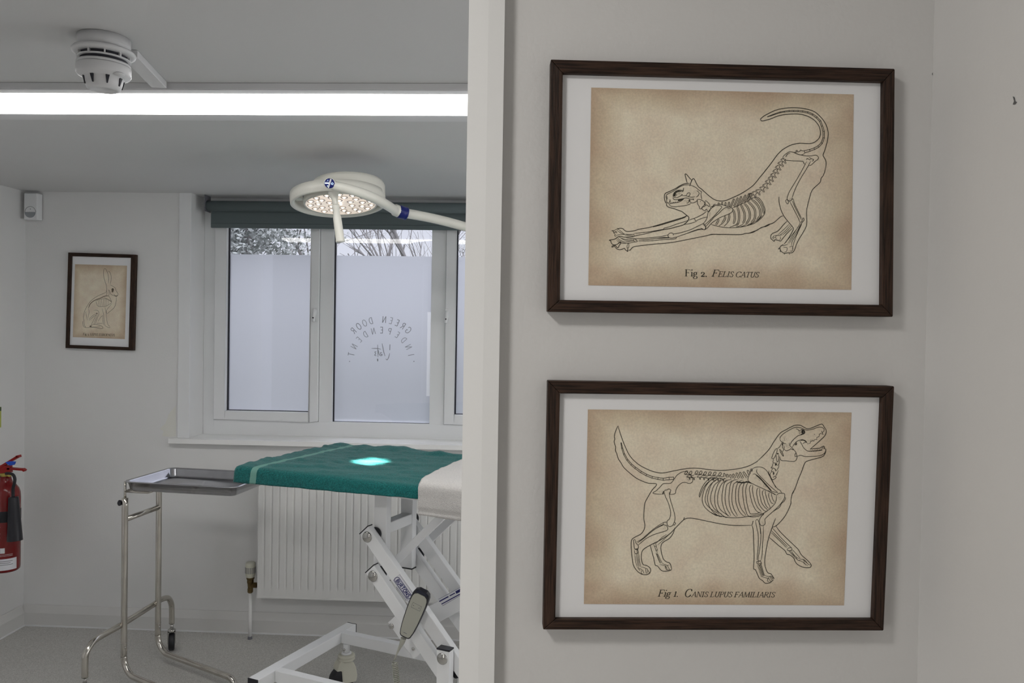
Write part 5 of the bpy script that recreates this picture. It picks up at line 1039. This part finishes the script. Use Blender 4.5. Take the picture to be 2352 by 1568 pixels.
# ================================================================ TEAL TOWEL
def cloth(name, m, ufun, path, nu, fn, thick=.004, parent=None, band=None):
    """path: list of (w, z); ufun(i, s) gives the u at grid column i/nu for path position s"""
    L = len(path); vs = []; fs = []; mi = []
    for j, (w_, z_) in enumerate(path):
        for i in range(nu+1):
            u_ = ufun(i/nu, j, w_, z_); du, dw_, dz = fn(u_, w_, z_, j); vs.append(T(u_+du, w_+dw_, z_+dz))
    mb = MB()
    for j in range(L-1):
        for i in range(nu):
            uu = ufun((i+.5)/nu, j, *path[j]); k_ = 1 if band and band[0] < uu < band[1] else 0
            mb.add([], [], 0); fs.append((j*(nu+1)+i, j*(nu+1)+i+1, (j+1)*(nu+1)+i+1, (j+1)*(nu+1)+i)); mi.append(k_)
    mb.v = vs; mb.f = [list(f) for f in fs]; mb.mi = mi; mb.sm = [True]*len(fs)
    o = mb.build(name, m, parent, weld=False)
    s_ = o.modifiers.new('thickness', 'SOLIDIFY'); s_.thickness = thick; s_.offset = 0.0
    return o
hemL = T.at(640, 1116, 2.068)[1]; hemR = T.at(945, 1143.5, 2.068)[1]; uhl = T.at(640, 1116, 2.068)[0]; uhr = T.at(945, 1143.5, 2.068)[0]
TUL = T.at(538.5, 1085, 2.068)[0]
def hemz(u): return hemL+(hemR-hemL)*(u-uhl)/(uhr-uhl)
zt0 = TZ+.0035
gz0 = zt0+.024
ga = T.level(966, 1108, gz0)[0]; gb, gw = T.level(1062, 1058, gz0)
path = [(2.068, -1.0+k*.166) for k in range(6)]+[(2.069, zt0-.012), (2.072, zt0-.004), (2.079, zt0+.002)]+[(2.09+.55*k/46, zt0+.003) for k in range(47)]+[(2.648, zt0), (2.653, zt0-.008), (2.655, zt0-.03), (2.655, zt0-.06)]
bnA = T.level(593.5, 1079, zt0+.003)[0]; bnB = T.level(797, 1025, zt0+.003)[0]; bn = (bnA+bnB)/2
def tw(u, w, z, j):
    if z < 0: # hanging hem, from bottom row up
        t = (-z-.17)/(1.0-.17); zb__ = hemz(u); zz_ = zt0-.016+(zb__-(zt0-.016))*max(0, min(1, t)); q = noise.noise(Vector((u*9, 3, 0)))
        return 0, -.004*max(0, t)*(1+1.5*q)+.002*noise.noise(Vector((u*25, t*2, 1))), zz_-z+.0018*noise.noise(Vector((u*18, 5, 0)))
    e = min(1, max(0, (w-2.075)/.05)); e2 = min(1, max(0, (2.66-w)/.03))
    ub_ = ga+(gb-ga)*max(0, min(1.2, (w-2.056)/(gw-2.056))); flat = min(1, max(.25, (ub_+.01-u)/.06)); e *= flat; bq = abs(u-bn); e *= .35+.65*min(1, bq/.05)
    a = (1-abs(noise.noise(Vector((u*2.4+w*2, w*14-u*4, .3))))*2.4)*.0030+noise.noise(Vector((u*13+w*9, w*44+u*7, 4)))*.0026+noise.noise(Vector((u*16+w*8, w*85, 7)))*.0026+noise.noise(Vector((u*110, w*120, 9)))*.0006
    rg_ = .010*math.exp(-((w-2.575-.10*(u+1.6)**2)/.018)**2)*min(1, max(0, (u+1.72)*4))
    hump = .012*math.exp(-((u+1.68)/.10)**2)*math.exp(-((w-2.62)/.05)**2)
    le = max(0, 1-(u-TUL)/.02); drop = -.003*le*le
    return 0, 0, (max(a*1.7, -.0005)*e+.0045*e+rg_+hump)*(.35+.65*e2)+drop+.001
def tuf(s, j, w, z):
    sk = (bnB-bnA)*(min(max(w, 2.08), 2.64)-2.08)/.56*0.0
    return TUL+(-.98-TUL)*s+sk
towel = cloth('towel', [M['towel'], M['band']], tuf, path, 150, tw, .0045, band=(bn-.0145, bn+.0145))
tag(towel, 'rumpled teal towel with a pale green woven band spread over the examination table', 'towel')

# ================================================================ GREY BLANKET
gbot = T.at(1000, 1187.5, 2.046)[1]
gpath = [(2.046, gbot+(gz0-.025-gbot)*k/10) for k in range(11)]+[(2.046, gz0-.014), (2.049, gz0-.006), (2.056, gz0), (2.072, gz0+.003)]+[(2.08+.42*k/26, gz0+.004) for k in range(27)]
gu0 = (T.at(960.5, 1185, 2.046)[0]+T.at(962, 1125, 2.046)[0])/2
def guf(s, j, w, z):
    l = gu0
    if w > 2.056: t = min(1, (w-2.056)/(gw-2.056)); l = gu0+(gb-gu0)*(t**.75)
    return l+(-.86-l)*s
def gfn(u, w, z, j):
    a = noise.noise(Vector((u*9, w*14, z*16)))*.004+noise.noise(Vector((u*20, w*30, z*34)))*.0015
    e = 1 if w > 2.07 else .6
    hem = 0
    if w < 2.0465:
        h_ = z-gbot
        hem = -.0022*math.exp(-((h_-.012)/.004)**2)*-1+ .0
        if .0145 < h_ < .02: hem += .003
    return 0, (-abs(a)*.9+hem) if w < 2.06 else 0, (a*e+abs(a)*.5*e+.001) if w >= 2.06 else (0.0012*math.sin(u*30) if z-gbot < .001 else 0)
gre = cloth('blanket', M['greytowel'], guf, gpath, 60, gfn, .006)
tag(gre, 'pale grey fleece blanket hanging over the near edge of the teal towel', 'blanket')

# ================================================================ HAND CONTROL
pb_, pt_ = T.P(928, 1464, 2.095), T.P(971, 1357, 2.095); ly = (pt_-pb_).normalized(); LH = (pt_-pb_).length; lx = ly.cross(T.v).normalized()
if lx.dot(T.u) < 0: lx = -lx
hv = (T.v*.35+(pb_-O).normalized()*.65); hv = (hv-ly*hv.dot(ly)).normalized(); lx = ly.cross(hv).normalized(); lx = lx if lx.x > 0 else -lx
hc = thing('hand_control', pb_, 'grey and black wired hand control hanging on the table lift arms', 'hand control')
ol = [(.0, 0, .0135), (.035, 0, .0185), (.15, 0, .0230), (.35, 0, .0265), (.6, 0, .0285), (.8, 0, .0290), (.9, 0, .0275), (.96, 0, .0235), (1.0, 0, .013)]
def outline(k, d, lo=0, hi=1):
    pts = [pb_+ly*(LH*(lo+(hi-lo)*t))+lx*(w_*k)+hv*d for t, _, w_ in ol]; return pts+[pb_+ly*(LH*(lo+(hi-lo)*t))-lx*(w_*k)+hv*d for t, _, w_ in reversed(ol)]
m_ = MB(); m_.poly(outline(1.0, 0), hv, .020); m_.build('casing', M['black'], hc, .003)
m_ = MB(); m_.poly(outline(.88, -.0015, .03, .92), hv, .003); m_.build('face_plate', M['face'], hc, .001)
m_ = MB(); m_.poly([pb_+ly*(LH*t)+lx*w_+hv*-.0022 for t, w_ in ((.925, -.020), (.93, .022), (.965, .019), (.99, .010), (.99, -.010), (.965, -.019))], hv, .004); m_.build('end_window', mat('smoked_plastic', (.015, .018, .035), .15), hc, .001)
def hq(a, b, d=-.0018): return pb_+ly*(LH*b)+lx*a+hv*d
m_ = MB()
bx = [hq(-.015, .72), hq(.015, .72), hq(.015, .62), hq(-.015, .62)]
for i in range(4): m_.tube([bx[i], bx[(i+1) % 4]], .0003, 5)
for a in (-.0095, .0095): m_.lathe([(0, .0), (.0012, 0)], hq(a, .67, -.0019), -hv, 8); m_.sphere(hq(a, .67), .0012)
m_.bar(hq(-.008, .10), hq(.004, .10), .0016, hv, .0005); m_.build('button_markings', M['greyprint'], hc)
m_ = MB(); m_.tube([T.P(927, 1465, 2.104), T.P(924, 1474, 2.104), T.P(918, 1487, 2.104), T.P(911, 1502, 2.104), T.P(906, 1515, 2.104)], [.0095, .0080, .0048, .0022, .0018], 14, sub=3); m_.build('strain_relief', M['face'], hc)
c0_, c1_ = T.P(906.5, 1521, 2.10), T.P(920, 1640, 2.11); ax = (c1_-c0_).normalized(); e1_ = ax.cross(T.v).normalized(); e2_ = ax.cross(e1_); pts = [T.P(906, 1515, 2.104), T.P(901, 1519.5, 2.1)]
tot = (c1_-c0_).length; turns = int(tot/.0056)
for i in range(turns*12+1):
    a = i/12*2*math.pi; pts.append(c0_+ax*(tot*i/(turns*12))+e1_*(.0088*math.cos(a))+e2_*(.0088*math.sin(a)))
end = c1_; tl = [T(T.at(925, 1650, 2.11)[0], 2.15, .20)]
m_ = MB(); m_.tube(pts, .0017, 7); m_.build('coiled_cord', M['face'], hc)

# ================================================================ OUTSIDE THE WINDOW
g_ = MB(); g_.box(WX, (-14, 14), (4.6, 24), (-.25, -.15)); struct(g_, 'ground', M['ground'])
def evergreen(x, y, h, rx, cz, n_, label, seed):
    rnd = random.Random(seed); t = thing('evergreen_tree', (x, y, -.15), label, 'tree', 'trees outside the window')
    m_ = MB(); m_.tube([(x, y, -.15), (x+.05, y, h*.5), (x-.03, y, h)], [.10, .07, .02], 10); m_.build('trunk', M['bark'], t)
    m_ = MB()
    cl_ = [(rnd.gauss(0, .5)*rx, rnd.gauss(0, .4)*rx, cz+rnd.gauss(0, .45)*rx) for _ in range(52)]
    for _ in range(n_):
        cx, cy, c_z = rnd.choice(cl_); p = Vector((x+cx+rnd.gauss(0, .13), y+cy+rnd.gauss(0, .15), c_z+rnd.gauss(0, .10)))
        a = Vector((rnd.uniform(-1, 1), rnd.uniform(-1, 1), rnd.uniform(-1, 1))).normalized()*rnd.uniform(.012, .030); b = a.orthogonal().normalized()*rnd.uniform(.008, .017)
        m_.add([p-a, p+b, p+a, p-b], [(0, 1, 2, 3)])
    m_.build('foliage', M['leaves'], t, weld=False)
evergreen(-2.45, 7.2, 2.9, .62, 2.28, 7500, 'grey green evergreen tree seen above the left frosted pane', 3)
evergreen(-.50, 16.0, 5.0, .6, 3.0, 1800, 'evergreen foliage glimpsed above the rightmost frosted pane', 5)
def bare(x, y, seed, label, lean=0.0):
    rnd = random.Random(seed); t = thing('bare_tree', (x, y, -.15), label, 'tree', 'trees outside the window'); tr_ = MB(); br = MB()
    def grow(p, d, r, L, k):
        n_ = 4; pts = [p]; rs = [r]
        for i in range(n_):
            d = (d+Vector((rnd.gauss(0, .10), rnd.gauss(0, .10), rnd.gauss(.02, .07)))).normalized(); p = p+d*(L/n_); pts.append(p); rs.append(r*(1-.45*(i+1)/n_))
        (tr_ if k == 0 else br).tube(pts, rs, 7 if k < 2 else 5, caps=False)
        if k >= 4 or r < .004: return
        for _ in range(4 if k < 2 else 3):
            s_ = Vector((rnd.uniform(-1, 1), rnd.uniform(-.7, .7), rnd.uniform(-.2, .5))); nd = (d*1.0+s_*.85).normalized()
            grow(pts[rnd.choice((2, 3, 4))], nd, rs[-1]*rnd.uniform(.55, .95), L*rnd.uniform(.55, .8), k+1)
    for q_ in range(3): grow(Vector((x+.18*(q_-1), y+.1*q_, -.15)), Vector((lean+.22*(q_-1), 0, 1)).normalized(), .085, 1.9, 0)
    tr_.build('trunk', M['bark'], t, weld=False); br.build('branches', M['bark'], t, weld=False)
bare(-1.50, 10.5, 11, 'leafless tree above the middle pane, nearer of the two'); bare(-.55, 18.5, 23, 'leafless tree above the middle pane, farther of the two')
hg = MB(); rnd = random.Random(2)
hg.box(WX, (-6, 5), (5.1, 5.8), (-.15, 1.50))  # added unseen block, keeps sky off the lower frosted film so it darkens downward
ho = hg.build('sky_blocker', M['sky_blocker'], None); tag(ho, 'added dark block outside the window, out of view, dimming the lower frosted panes', 'sky_blocker')
